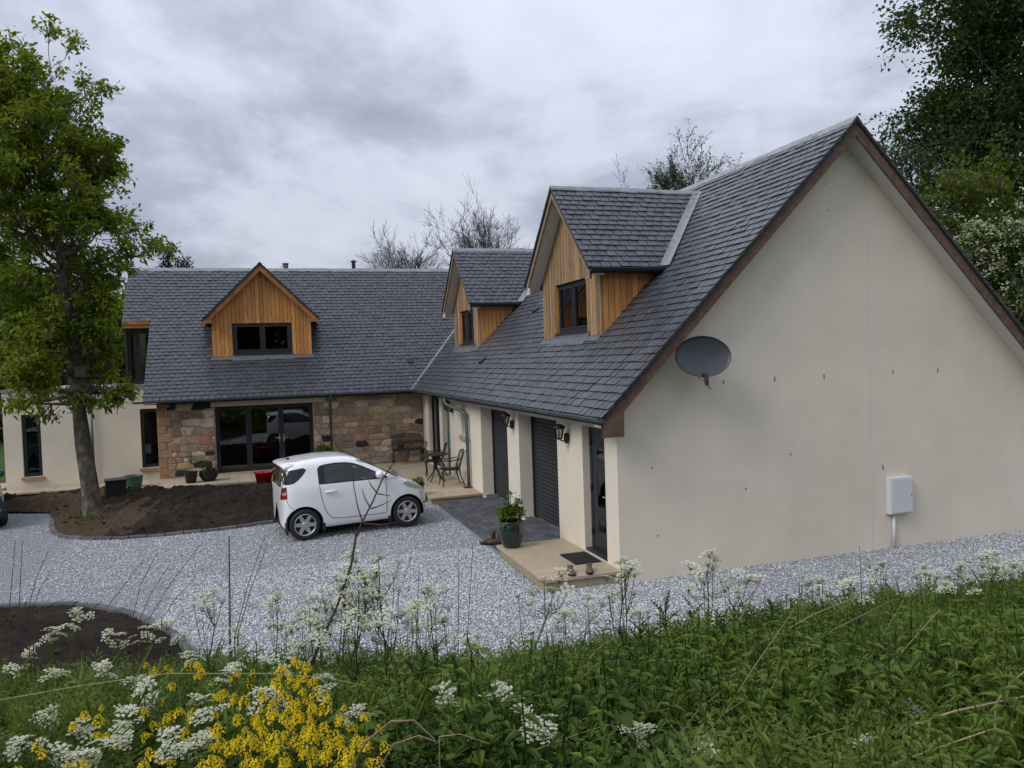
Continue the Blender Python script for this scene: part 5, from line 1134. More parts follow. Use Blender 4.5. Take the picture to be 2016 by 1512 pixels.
def make_oak():
    rng = np.random.default_rng(5); T = thing('oak_tree', 'young leafy tree with a straight pale-speckled trunk growing from the soil bed', 'tree', (-8.54, 9.45, 0))
    tp = np.array([(0, 0, -.1), (-.02, 0, .3), (-.14, 0, 1.62), (-.23, 0, 3.0), (-.27, .02, 4.25), (-.41, .05, 5.7), (-.47, .05, 6.5), (-.57, .05, 7.6), (-.74, .02, 8.6), (-.86, 0, 9.3)]); tr = [.30, .195, .165, .132, .115, .095, .08, .06, .035, .01]
    m = MB(); C = np.stack([np.interp(np.linspace(0, 1, 40), np.linspace(0, 1, len(tp)), tp[:, i]) for i in range(3)], 1); rr = np.interp(np.linspace(0, 1, 40), np.linspace(0, 1, len(tp)), tr)*(1+.03*rng.normal(0, 1, 40)); m.tube(C, rr, 14, rnd=0)
    m.build('trunk', 'bark', T, smooth=True)
    m = MB(); tips = []; env = lambda z: np.interp(z, [2.3, 3.2, 4.5, 5.2, 6.1, 6.8, 7.8, 9.0, 9.7, 10.6], [.95, 1.05, .95, 1.3, 1.5, 1.3, 1.15, 1.1, .7, .4])
    n = 84
    for i in range(n):
        tier = i//6; z = 2.5+(8.9-2.5)*(tier+.5)/(n//6)+rng.normal(0, .09); a = i*1.047+tier*.5+rng.normal(0, .2); p = np.array([np.interp(z, tp[:, 2], tp[:, 0]), np.interp(z, tp[:, 2], tp[:, 1]), z]); rt = np.interp(z, tp[:, 2], tr)
        el = np.interp(z, [2.3, 4.5, 7, 10.4], [.0, .22, .5, .95]); d = np.array([math.cos(a)*math.cos(el), math.sin(a)*math.cos(el), math.sin(el)]); L = env(z)*rng.uniform(.72, 1.12)/max(math.cos(el), .55)*(1.35 if math.cos(a) < .1 else 1.0)
        if z > 8.3: L *= np.interp(z, [8.3, 9.7], [.9, .55])
        grow(m, p, d, L, rt*.42, 0, 2, rng, tips, 5, .16, .02 if z < 5 else .07, (5, 7), (.5, 1.1), .3, .007, 6, .25, .44, .7)
    m.build('limbs', 'bark', T)
    P = np.array([t[0] for t in tips]); D = np.array([t[1] for t in tips]); keep = rng.uniform(0, 1, len(P)) < np.interp(np.linalg.norm(P[:, :2]-[-.4, 0], axis=1), [.4, 1.0], [.07, .68])*np.interp(P[:, 2], [2.6, 4.0, 5.0], [.55, .7, 1]); keep &= ~((np.abs(P[:, 0]+.10+P[:, 1]*.19) < .48) & (P[:, 2] > 2.8) & (P[:, 2] < 3.85) & (P[:, 1] < .2)); P, D = P[keep], D[keep]
    tone = np.clip(.50+.25*fbm(P[:, 0]*1.5+P[:, 1], P[:, 2]*1.5, 3, 2, 1.4)+rng.normal(0, .12, len(P)), .03, .97)
    V, Tt, R = blobs(P+D*.05, D, 9, .145, .07, .44, .22, rng, tone); tri_mesh('crown', V, Tt, R, 'oak', T)
    print('oak leaves', len(Tt)//2)
    # grass at the foot
    n = 260; a = rng.uniform(0, 6.28, n); r = .2+rng.uniform(0, .55, n); V, Tt = leaves(np.stack([np.cos(a)*r+.1, np.sin(a)*r*.8-.15, np.full(n, .03)], 1), rng.normal(0, .5, (n, 3))+[0, 0, 1], rng.uniform(.08, .2, n), .16, .1, rng); g = tri_mesh('grass_tuft', V+np.array([-8.54, 9.45, 0]), Tt, rng.uniform(.2, .9, len(V)), 'fern'); stuff(g, 'tuft of grass round the foot of the young tree', 'grass')
    B = thing('bird_box', 'grey wooden nest box fixed high on the trunk of the young tree', 'nest box', (-8.64, 9.24, 3.2)); m = MB(); m.hexa([(-.09, -.1, 0), (.11, -.1, 0), (.11, .06, 0), (-.09, .06, 0), (-.09, -.1, .24), (.11, -.1, .24), (.11, .06, .29), (-.09, .06, .29)]); m.build('box', 'wood', B)
    m = MB(); m.hexa([(-.12, -.15, .245), (.14, -.15, .245), (.14, .07, .30), (-.12, .07, .30), (-.12, -.15, .265), (.14, -.15, .265), (.14, .07, .32), (-.12, .07, .32)]); m.build('lid', 'bark', B); m = MB(); m.lathe([(0, .101), (.018, .1005)], 10, (.01, 0, .17), 'y'); m.build('entrance_hole', 'dark', B)
def leafy_tree(name, label, base, height, radius, material, seed, leaf=.14, clusters=900, per=7, trunk_r=.2, low=.15, upright=.5, group=None, spread=.16, trunk=True, shape=1.0, cat='tree', n=26, rise=.35):
    rng = np.random.default_rng(seed); T = thing(name, label, cat, base, group=group); m = MB(); tips = []
    m.tube([(0, 0, -.2), (.05, 0, height*.25), (0, .1, height*.6), (.1, 0, height*.93)], [trunk_r*1.2, trunk_r, trunk_r*.6, .02], 9, rnd=0); m.build('trunk', 'bark', T, smooth=True)
    m = MB()
    for i in range(n):
        f = low+(.92-low)*(i+.5)/n; z = height*f*.9; a = i*2.4+rng.normal(0, .4); rr = radius*math.sin(math.pi*min(max((f-low*.6)/(1.04-low*.6), .02), .98))**.55*shape
        el = upright+rise*f; d = np.array([math.cos(a)*math.cos(el), math.sin(a)*math.cos(el), math.sin(el)]); L = rr/max(math.cos(el), .35)*rng.uniform(.75, 1.1); L = min(L, (height*1.02-z)/max(math.sin(el), .3))
        grow(m, np.array([0, 0, z]), d, L, trunk_r*.35*(1-f*.6), 0, 2, rng, tips, 4, .14, .05, (3, 5), (.35, .9), .3, .012, 5, .3, .5, 0, True)
    m.build('limbs', 'twig', T); P = np.array([t[0] for t in tips]); D = np.array([t[1] for t in tips]); k = rng.choice(len(P), clusters, replace=len(P) < clusters); P, D = P[k]+rng.normal(0, spread, (clusters, 3)), D[k]
    tone = np.clip(.45+.3*fbm(P[:, 0], P[:, 2]+P[:, 1], seed, 2, .9)+rng.normal(0, .14, clusters), .02, .98); V, Tt, R = blobs(P, D, per, leaf, leaf*.75, .62, .15, rng, tone); tri_mesh('crown', V, Tt, R, material, T); return T, P, D, rng
def bare_tree(name, label, base, height, els, seed, group=None, buds=False, material='twig', n0=7):
    rng = np.random.default_rng(seed); T = thing(name, label, 'tree', base, group=group); m = MB(); m.tube([(0, 0, -.2), (0, 0, height*.45), (.1, 0, height*.62)], [.22, .16, .09], 8, rnd=0); m.build('trunk', 'bark', T, smooth=True); m = MB(); tips = []
    for i in range(n0):
        z = height*rng.uniform(.38, .6); a = i*2.4; el = rng.uniform(*els); d = np.array([math.cos(a)*math.cos(el), math.sin(a)*math.cos(el), math.sin(el)])
        grow(m, np.array([0, 0, z]), d, (height-z)*.72, .05, 0, 3, rng, tips, 5, .10, .07, (5, 7), (.3, .75), .25, .0065, 5, .2, .52)
    m.build('crown', material, T)
    if buds:
        P = np.array([t[0] for t in tips]); D = np.array([t[1] for t in tips]); V, Tt, R = blobs(P, D, 2, .09, .05, .5, .1, rng); tri_mesh('buds', V, Tt, R, 'bush', T)
def conifer(base, height, rad, seed, label, group):
    rng = np.random.default_rng(seed); T = thing('conifer', label, 'tree', base, group=group); m = MB(); m.tube([(0, 0, -.2), (0, 0, height)], [.18, .02], 7, rnd=0); m.build('trunk', 'bark', T); P = []; D = []
    n = 90
    for i in range(n):
        f = i/n; z = height*(.12+.86*f); a = i*2.4; L = rad*(1-f)**.8*rng.uniform(.7, 1.1)+.15
        for t in np.linspace(.15, 1, 7): P.append((math.cos(a)*L*t, math.sin(a)*L*t, z+.25*L*t*t)); D.append((math.cos(a), math.sin(a), .5))
    V, Tt, R = blobs(np.array(P), np.array(D), 6, .26, .12, .22, .0, rng); tri_mesh('crown', V, Tt, R, 'conifer', T)
def ground_at(px, py, d): p = at(px, py, d); return (float(p[0]), float(p[1]), 0.0)
def make_trees():
    make_oak()
    leafy_tree('tall_tree', 'tall dark green upright tree rising behind the garage gable', ground_at(1985, 650, 33), 20, 2.7, 'poplar', 11, .22, 11000, 8, .35, .04, .85, spread=.42, n=64, rise=.3)
    leafy_tree('spring_tree', 'yellow-green young tree behind the garage roof, between tall tree and hawthorn', ground_at(1925, 600, 27), 9.6, 1.5, 'ylw_tree', 12, .16, 1500, 8, .14, .15, .6, spread=.3)
    leafy_tree('grey_leaf_tree', 'small grey-green tree peeping over the roof edge beside the tall tree', ground_at(1795, 560, 31), 10.6, 2.0, 'greyleaf', 13, .17, 1500, 7, .16, .15, .55, spread=.3)
    T, P, D, rng = leafy_tree('hawthorn', 'hawthorn covered in cream blossom beyond the garage roof', ground_at(2030, 600, 20), 5.6, 2.1, 'bush', 14, .15, 4200, 8, .15, .12, .35, spread=.3, shape=1.1)
    sel = (rng.uniform(0, 1, len(P)) < np.interp(fbm(P[:, 0], P[:, 2], 9, 2, 1.8), [-.5, .6], [.15, .95])); V, Tt, R = blobs(P[sel]+[0, 0, .14], D[sel], 14, .07, .065, .85, .1, rng); tri_mesh('blossom', V, Tt, R, 'blossom', T)
    bare_tree('bare_tree', 'wide bare tree with fine twigs behind the main roof ridge, the taller one', ground_at(952, 600, 42), 10.5, (1.1, 1.45), 21, n0=10)
    bare_tree('bare_tree', 'low bare tree showing its twig tips beside the stove flue', ground_at(798, 600, 42), 9.6, (1.0, 1.45), 22, n0=9)
    bare_tree('budding_tree', 'budding tree standing above the garage ridge by the dormer', ground_at(1345, 600, 30), 10.5, (1.15, 1.5), 23, buds=True, n0=9)
    g = 'trees beyond the flat-roofed extension'; lab = ['bushy dark green tree beyond the extension', 'yellow-green tree beyond the extension', 'bushy dark green tree beyond the extension', 'mid green tree beyond the extension beside the main roof', 'bushy dark green tree beyond the extension', 'large mid green tree past the end of the extension']
    for i, (px, d, h, r) in enumerate([(-60, 44, 9.0, 3.2), (35, 40, 7.8, 2.8), (110, 46, 8.4, 3.0), (185, 42, 7.2, 2.5), (245, 47, 7.4, 2.6), (-150, 40, 9.5, 3.4)]):
        leafy_tree('broadleaf_tree', lab[i], ground_at(px, 700, d), h, r, ['bush', 'ylw_tree', 'bush', 'oak', 'bush', 'oak'][i], 30+i, .3, 1700, 7, .18, .02, .2, g, .5)
    conifer(ground_at(335, 600, 38), 9.4, 1.3, 41, 'dark conifer whose top shows over the main ridge, the taller of two', None)
    conifer(ground_at(366, 600, 40), 9.0, 1.2, 42, 'dark conifer whose top shows over the main ridge, the lower of two', None)
    conifer(ground_at(5, 600, 37), 8.6, 1.9, 43, 'dark conifer standing among the broadleaf trees past the extension', None)
    # the lane hedge behind the viewpoint, which the window panes mirror
    T0, *_ = leafy_tree('hedgerow_tree', 'broadleaf hedgerow tree along the lane facing the house', (-16, -36, 1.6), 9.0, 4.2, 'bush', 51, .5, 2600, 6, .25, .02, .3, 'hedgerow trees along the lane', .6)
    for k, (x, y, s) in enumerate([(-8.5, -38, .95), (-1, -36.5, 1.05), (7, -38, .9), (14, -36, 1.0), (-33, -16, .95), (-34, -5, 1.05), (-36, 6, .9)]):
        c = copy_tree(T0); c.location = (x, y, 1.6 if y < -20 else .4); c.rotation_euler = (0, 0, k*1.3); c.scale = (s, s, s)
# ------------------------------------------------------------------ plants on the bank
def ovate(L, W, droop, fold, k=3):
    ts = np.linspace(0, 1, k+1); V = []; prof = [0, 1.0, .72, 0]
    for i, t in enumerate(ts): V.append((L*t, 0, -droop*t*t*L)); 
    for i in range(1, k): V.append((L*ts[i]-.02*L, prof[i]*W/2, -droop*ts[i]**2*L+fold*prof[i]*W/2)); V.append((L*ts[i]-.02*L, -prof[i]*W/2, -droop*ts[i]**2*L+fold*prof[i]*W/2))
    T = []; e = lambda i, s: k+1+2*(i-1)+s
    for s in (0, 1):
        T.append((0, 1, e(1, s)))
        for i in range(1, k-1): T += [(i, i+1, e(i+1, s)), (i, e(i+1, s), e(i, s))]
        T.append((k-1, k, e(k-1, s)))
    return np.array(V), np.array(T)
def put(ta, V, T, pos, yaw, pitch, s=1, R=.5):
    c, q = math.cos(pitch), math.sin(pitch); X = V*s; X = np.stack([X[:, 0]*c-X[:, 2]*q, X[:, 1], X[:, 0]*q+X[:, 2]*c], 1); c, q = math.cos(yaw), math.sin(yaw)
    ta.add(np.stack([X[:, 0]*c-X[:, 1]*q, X[:, 0]*q+X[:, 1]*c, X[:, 2]], 1)+np.array(pos), T, R)
def stem_tri(ta, pts, r, R=.4, n=3):
    m = MB(); m.tube(pts, r, n, caps=False); V, T = mb_tris(m); ta.add(V, T, R)
def p_nettle(rng, h=.55):
    ta = TA(); lean = rng.normal(0, .06, 2); nn = 9
    stem_tri(ta, [(0, 0, -.05), (lean[0]*.5, lean[1]*.5, h*.5), (lean[0], lean[1], h)], [.005, .004, .003], .3)
    V, T = ovate(1, .5, .35, .35)
    for i in range(nn):
        f = (i+1)/nn; z = h*(.15+.85*f); L = .074*(1.15-.75*abs(f-.45))*(.55 if i == nn-1 else 1)
        for k in range(2):
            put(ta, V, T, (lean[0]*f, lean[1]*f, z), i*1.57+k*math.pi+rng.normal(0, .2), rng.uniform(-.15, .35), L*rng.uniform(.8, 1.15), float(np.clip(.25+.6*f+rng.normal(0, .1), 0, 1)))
    return ta.arr()
def fern_leaf(rng):
    """bipinnate leaf of unit length along x"""
    ta = TA(); pin = np.array([(0, 0, 0), (.25, .09, .01), (.3, 0, .0), (.5, .13, .01), (.55, 0, 0), (.75, .09, 0), (1, 0, -.03), (.25, -.09, .01), (.5, -.13, .01), (.75, -.09, 0)], float); pt = np.array([(0, 2, 1), (2, 4, 3), (4, 6, 5), (0, 7, 2), (2, 8, 4), (4, 9, 6)])
    for i in range(6):
        f = .22+.75*i/6; L = .42*(1-f)**.7+.05
        for s in (-1, 1): put(ta, pin, pt, (f, 0, -.25*f*f), s*(1.0-.2*f), -.1, L)
    put(ta, pin, pt, (.9, 0, -.2), 0, -.3, .18)
    stem_tri(ta, [(0, 0, 0), (.5, 0, -.06), (.95, 0, -.23)], [.012, .009, .004]); return ta.arr()
def p_fern(rng):
    ta = TA(); V, T, _ = fern_leaf(rng); n = rng.integers(4, 7)
    for i in range(n): put(ta, V, T, (0, 0, .0), i*6.28/n+rng.normal(0, .3), rng.uniform(.35, 1.15), rng.uniform(.26, .46), rng.uniform(.2, .95))
    return ta.arr()
def p_palmate(rng):
    ta = TA(); lob = []
    k = 45; ang = np.linspace(-2.3, 2.3, k); rad = [(.5+.38*math.cos(a*.5)**2)*(.62+.38*abs(math.cos(a*1.75)))*(1.0 if i % 2 else .86) for i, a in enumerate(ang)]
    V = [(0, 0, .0)]+[(r*math.cos(a)*.62+.1, r*math.sin(a)*.62, -.22*r*r+.09*abs(math.cos(a*1.75))) for a, r in zip(ang, rad)]; T = [(0, i, i+1) for i in range(1, k)]; V, T = np.array(V), np.array(T); n = rng.integers(3, 6)
    for i in range(n):
        a = i*6.28/n+rng.normal(0, .4); h = rng.uniform(.22, .5); r = rng.uniform(.05, .18); p = (r*math.cos(a), r*math.sin(a), h); stem_tri(ta, [(0, 0, 0), (r*.4*math.cos(a), r*.4*math.sin(a), h*.7), p], [.006, .004, .003]); put(ta, V, T, p, a, rng.uniform(-.6, .35), rng.uniform(.10, .19), rng.uniform(.3, 1))
    return ta.arr()
def spiky(rng):
    V = [(0, 0, 0)]; T = []; k = 7
    for i in range(1, k+1): t = i/k; V.append((t, 0, -.22*t*t))
    for s in (-1, 1):
        for i in range(k):
            t = (i+.6)/k; w = .20*math.sin(math.pi*min(t*1.02, 1))+.03; V.append((t+.10, s*w, -.22*t*t+.06*(i % 2)+.03)); T.append((i, i+1, len(V)-1))
            V.append((t+.02, s*w*.45, -.22*t*t+.01)); T.append((i, i+1, len(V)-1))
    return np.array(V, float), np.array(T)
def p_thistle(rng, h=.6):
    ta = TA(); V, T = spiky(rng); stem_tri(ta, [(0, 0, -.1), (0, 0, h)], [.009, .006], .3)
    for i in range(17):
        f = i/16; put(ta, V, T, (0, 0, h*(.08+.92*f)), i*2.4, .15+.9*f, (.26-.13*f)*rng.uniform(.85, 1.15), float(np.clip(.2+.6*f+rng.normal(0, .1), 0, 1)))
    return ta.arr()
def p_grass(rng):
    n = 16; a = rng.uniform(0, 6.28, n); V, T = leaves(rng.normal(0, .02, (n, 3))*[1, 1, 0], np.stack([np.cos(a)*.45, np.sin(a)*.45, np.ones(n)], 1), rng.uniform(.25, .55, n), .035, .12, rng); return V, T, rng.uniform(.3, 1, len(V))
def make_umbel(rng):
    """compound umbel, 0.1 m across: (rays mesh, flowers mesh)"""
    st = TA(); fl = TA(); n = 12
    for i in range(n):
        a = i*2.4; r = .055*math.sqrt((i+.5)/n); e = np.array([r*math.cos(a), r*math.sin(a), .045-.25*r+rng.normal(0, .003)]); stem_tri(st, [(0, 0, 0), tuple(e*.6+[0, 0, .008]), tuple(e)], .0011)
        for k in range(9):
            b = k*2.4; q = .0115*math.sqrt((k+.5)/9); c = e+np.array([q*math.cos(b), q*math.sin(b), .006-.18*q+rng.normal(0, .0012)]); s = rng.uniform(.0036, .0052); w = rng.uniform(0, 6.28); t = rng.normal(0, .35, 2)
            V = [c+s*np.array([math.cos(w+j*math.pi/2), math.sin(w+j*math.pi/2), t[0]*math.cos(w+j*math.pi/2)+t[1]*math.sin(w+j*math.pi/2)]) for j in range(4)]; fl.add(V, [(0, 1, 2), (0, 2, 3)], rng.uniform(.2, 1))
    return st.arr(), fl.arr()
def mk(arr, name, material): o = tri_mesh(name, *arr, material); me = o.data; bpy.data.objects.remove(o); return me
def put_mesh(name, me, parent, loc=(0, 0, 0), rot=(0, 0, 0), s=1):
    o = bpy.data.objects.new(name, me); COL.objects.link(o); o.parent = parent; o.location = loc; o.rotation_euler = rot; o.scale = (s, s, s); return o
PARSLEY = [(740, 1082, 6.3), (668, 1108, 6.4), (612, 1180, 6.2), (575, 1228, 6.4), (690, 1140, 6.0), (850, 1160, 6.0), (795, 1195, 6.3), (885, 1215, 6.2), (630, 1235, 5.8), (725, 1225, 5.8), (1035, 1140, 5.6), (540, 1175, 7), (400, 1165, 6.4), (455, 1240, 7), (100, 1240, 7), (55, 1290, 7), (140, 1215, 7.3), (222, 1248, 7.3), (285, 1238, 7), (332, 1225, 7), (205, 1305, 5.6), (122, 1325, 5.6), (255, 1335, 5.6), (30, 1318, 6), (375, 1290, 6), (50, 1450, 3.5), (160, 1425, 3.7), (285, 1352, 4.1), (268, 1405, 3.8), (125, 1485, 3.1), (185, 1470, 3.2), (345, 1440, 3.3), (400, 1445, 3.3), (365, 1470, 3.1), (430, 1375, 3.7), (520, 1365, 3.9), (640, 1340, 4.3), (1212, 1100, 6), (1160, 1172, 7), (1105, 1195, 7), (1292, 1195, 6.5), (1390, 1105, 6), (1445, 1128, 6.2), (1735, 1105, 7.6), (1825, 1115, 7.6), (1950, 1085, 7), (1992, 1115, 7.2), (1890, 1115, 7.6), (1602, 1135, 6.5), (1685, 1145, 6.8), (1862, 1150, 8), (1010, 1365, 3.5), (1072, 1396, 3.4), (1060, 1428, 3.3), (1258, 1425, 3.3), (702, 1392, 3.7), (880, 1352, 3.9), (1400, 1480, 3.1), (1770, 1385, 3.6), (1700, 1470, 3.2), (930, 1250, 6.6), (640, 1280, 6.2), (600, 1262, 6.6), (300, 1370, 4.4), (560, 1290, 5.2), (240, 1440, 3.5), (90, 1400, 4.2), (450, 1310, 5), (700, 1115, 6.1), (655, 1150, 6.2), (770, 1130, 6.4), (600, 1215, 6.0), (640, 1200, 6.3), (830, 1185, 6.1), (580, 1265, 5.9), (690, 1200, 5.7), (760, 1180, 5.9), (1230, 1130, 6.1), (1960, 1110, 7.4), (1925, 1130, 7.0)]
def parsley_label(px, py, s):
    tall = 'tall' if s > .85 else 'low'
    if py > 1340: return 'low cream cow parsley among the yellow mustard flowers' if px < 700 else 'low cow parsley sunk among the nettles below the gable'
    if px < 480: return tall+' cow parsley standing before the curved soil bed'
    if px < 950: return tall+' cow parsley crowded round the leaning bare sapling'
    if px < 1300: return tall+' cow parsley rising before the stone doorstep'
    return tall+' cow parsley rising from the nettles before the cream gable'
def make_parsley():
    rng = np.random.default_rng(61); UM = []
    for k in range(3): a, b = make_umbel(rng); UM.append((mk(a, 'umbel_rays', 'stem'), mk(b, 'umbel', 'umbel')))
    VAR = []
    for k in range(6):
        ta = TA(); H = 1.05; U = []; n = rng.integers(2, 4); fl, ft, _ = fern_leaf(rng); main = [np.array([0, 0, -.25]), np.array([rng.normal(0, .03), rng.normal(0, .03), .4]), np.array([rng.normal(0, .05), rng.normal(0, .05), .72])]
        stem_tri(ta, main, [.0065, .0055, .0045], .4, 5); nodes = [main[1], main[2]]
        for j, nd in enumerate(nodes):
            for q in range(n if j else 2):
                a = rng.uniform(0, 6.28); r = rng.uniform(.05, .20); top = nd+np.array([r*math.cos(a), r*math.sin(a), (H-.06-nd[2])*rng.uniform(.65, 1.0)]); stem_tri(ta, [nd, nd+(top-nd)*.5+[.02*math.cos(a), .02*math.sin(a), 0], top], [.0036, .003, .0022], .5, 4); U.append((top, r, a))
                if rng.uniform() < .7:
                    sd = nd+(top-nd)*.55; t2 = sd+np.array([rng.normal(0, .08), rng.normal(0, .08), rng.uniform(.10, .22)]); stem_tri(ta, [sd, t2], [.0024, .0018], .5, 3); U.append((t2, .1, a))
            for q in range(2): put(ta, fl, ft, nd, rng.uniform(0, 6.28), rng.uniform(.1, .6), rng.uniform(.14, .26), rng.uniform(.3, .9))
        for q in range(3): put(ta, fl, ft, (0, 0, .05+.1*q), rng.uniform(0, 6.28), rng.uniform(.4, .9), rng.uniform(.25, .4), rng.uniform(.2, .8))
        U.append((main[2]+np.array([0, 0, H-.05-main[2][2]]), .05, 0)); stem_tri(ta, [main[2], U[-1][0]], [.004, .0024], .5, 4); VAR.append((mk(ta.arr(), 'stem', 'fern'), U))
    for i, (px, py, d) in enumerate(PARSLEY):
        P = at(px, py, d); gz = float(bank_z(np.array([P[0]]), np.array([P[1]]))[0]); h = max(P[2]-gz, .25); s = float(np.clip(h/1.05, .28, 1.45)); me, U = VAR[i % 6]
        t = thing('cow_parsley', parsley_label(px, py, s), 'wildflower', (P[0], P[1], P[2]-1.05*s), rng.uniform(0, 6.28), 'cow parsley plants on the bank'); put_mesh('stem', me, t, s=s)
        if gz < P[2]-1.05*s-.2*s: stm = MB(); stm.tube([(0, 0, gz-(P[2]-1.05*s)-.03), (0, 0, 0)], .006, 5); stm.build('lower_stem', 'stem', t)
        us = s**.4*(1.0 if d < 5 else 1.15)
        for (p, r, a) in U:
            k = rng.integers(0, 3); e = bpy.data.objects.new('flower_head', UM[k][1]); COL.objects.link(e); e.parent = t; e.location = tuple(p*s); rt = (rng.normal(0, .3), rng.normal(0, .3), rng.uniform(0, 6.28)); e.rotation_euler = rt; q = us*rng.uniform(.75, 1.25); e.scale = (q, q, q)
            put_mesh('flower_rays', UM[k][0], e)
def make_cress():
    rng = np.random.default_rng(71); HD = []
    for k in range(4):
        fl = TA(); st = TA(); n = 38; hh = rng.uniform(.05, .085); stem_tri(st, [(0, 0, -.05), (0, 0, hh)], .0025, .5, 4)
        for i in range(n):
            f = i/n; z = hh*f; r = .031*math.sqrt(max(1-f**1.7, .02))*rng.uniform(.55, 1.25); a = i*2.4+rng.normal(0, .3); c = np.array([r*math.cos(a), r*math.sin(a), z+.012]); stem_tri(st, [(0, 0, z), tuple(c)], .0008); out = unit(np.array([math.cos(a), math.sin(a), .7+f]))
            s = .0085*(1.1-.5*f); u = unit(np.cross(out, [0.1, .2, 1])); v = np.cross(out, u)
            for j in range(4):
                b = j*math.pi/2+.4; q = u*math.cos(b)+v*math.sin(b); w = -u*math.sin(b)+v*math.cos(b); fl.add([c, c+q*s*.7+w*s*.45+out*s*.25, c+q*s*1.1+out*s*.3, c+q*s*.7-w*s*.45+out*s*.25], [(0, 1, 2), (0, 2, 3)], rng.uniform(.15, 1))
        HD.append((mk(fl.arr(), 'flower_head', 'yellow'), mk(st.arr(), 'head_stalk', 'stem')))
    VAR = []; lv, lt = ovate(1, .4, .3, .3)
    for k in range(5):
        ta = TA(); U = []; m0 = np.array([rng.normal(0, .02), rng.normal(0, .02), .26]); stem_tri(ta, [(0, 0, -.2), m0], [.006, .004], .4, 5)
        for j in range(rng.integers(4, 7)):
            a = rng.uniform(0, 6.28); r = rng.uniform(.03, .13); top = np.array([r*math.cos(a), r*math.sin(a), rng.uniform(.38, .52)]); b = m0*rng.uniform(.5, 1); stem_tri(ta, [b, b+(top-b)*.5+[.02*math.cos(a), .02*math.sin(a), 0], top], [.0035, .003, .0022], .5, 4); U.append(top)
            put(ta, lv, lt, b+(top-b)*.3, rng.uniform(0, 6.28), .3, rng.uniform(.06, .1), rng.uniform(.3, .8))
        for j in range(6): put(ta, lv, lt, (0, 0, .02+.04*j), rng.uniform(0, 6.28), rng.uniform(.2, .8), rng.uniform(.09, .16), rng.uniform(.2, .7))
        VAR.append((mk(ta.arr(), 'stem', 'fern'), U))
    S = [(480, 1480, 3.1), (515, 1450, 3.2), (560, 1455, 3.2), (600, 1470, 3.1), (640, 1450, 3.3), (680, 1480, 3.1), (710, 1455, 3.3), (550, 1405, 3.5), (620, 1415, 3.5), (540, 1345, 3.9), (580, 1350, 3.9), (600, 1375, 3.7), (560, 1378, 3.7), (690, 1420, 3.5), (500, 1400, 3.6), (440, 1385, 3.8), (420, 1490, 3.0), (650, 1495, 3.0), (590, 1500, 2.95), (520, 1500, 2.95), (730, 1490, 3.1), (320, 1310, 5.2), (365, 1300, 5.4), (400, 1330, 5.0), (205, 1390, 4.2), (165, 1428, 3.7), (235, 1435, 3.6), (320, 1420, 3.8), (255, 1420, 3.8), (200, 1460, 3.3), (60, 1492, 3.0), (405, 1440, 3.4), (455, 1345, 4.3), (480, 1330, 4.6), (600, 1310, 4.6), (575, 1320, 4.4), (150, 1500, 3.0), (300, 1490, 3.0), (330, 1370, 4.4), (360, 1400, 4.0), (535, 1430, 3.3), (580, 1440, 3.3), (620, 1445, 3.3), (660, 1430, 3.4), (700, 1500, 3.0), (550, 1480, 3.05), (630, 1480, 3.05), (480, 1440, 3.3), (465, 1505, 2.9), (575, 1395, 3.6), (645, 1400, 3.6), (440, 1460, 3.2), (610, 1340, 4.2), (560, 1330, 4.3), (525, 1380, 3.7)]
    for i, (px, py, d) in enumerate(S):
        P = at(px, py, d); gz = float(bank_z(np.array([P[0]]), np.array([P[1]]))[0]); s = float(np.clip((P[2]-gz)/.52, .7, 1.25)); me, U = VAR[i % 5]
        t = thing('yellow_wildflower', 'many-headed yellow mustard in the dense clump by the arching dead stems' if px > 410 and py > 1390 else ('yellow mustard plant at the upper edge of the clump' if px > 410 else 'scattered yellow mustard plant among white cow parsley'), 'wildflower', (P[0], P[1], P[2]-.5*s), rng.uniform(0, 6.28), 'yellow wildflowers on the bank'); put_mesh('stem', me, t, s=s)
        if gz < P[2]-.72*s: m = MB(); m.tube([(0, 0, gz-(P[2]-.5*s)-.03), (0, 0, 0)], .005, 5); m.build('lower_stem', 'stem', t)
        for p in (U if px > 410 or i % 2 else U[:3]):
            k = rng.integers(0, 4); q = rng.uniform(.52, .95)*s**.5; e = put_mesh('flower_head', HD[k][0], t, tuple(p*s), (rng.normal(0, .2), rng.normal(0, .2), rng.uniform(0, 6)), q); put_mesh('head_stalk', HD[k][1], e)
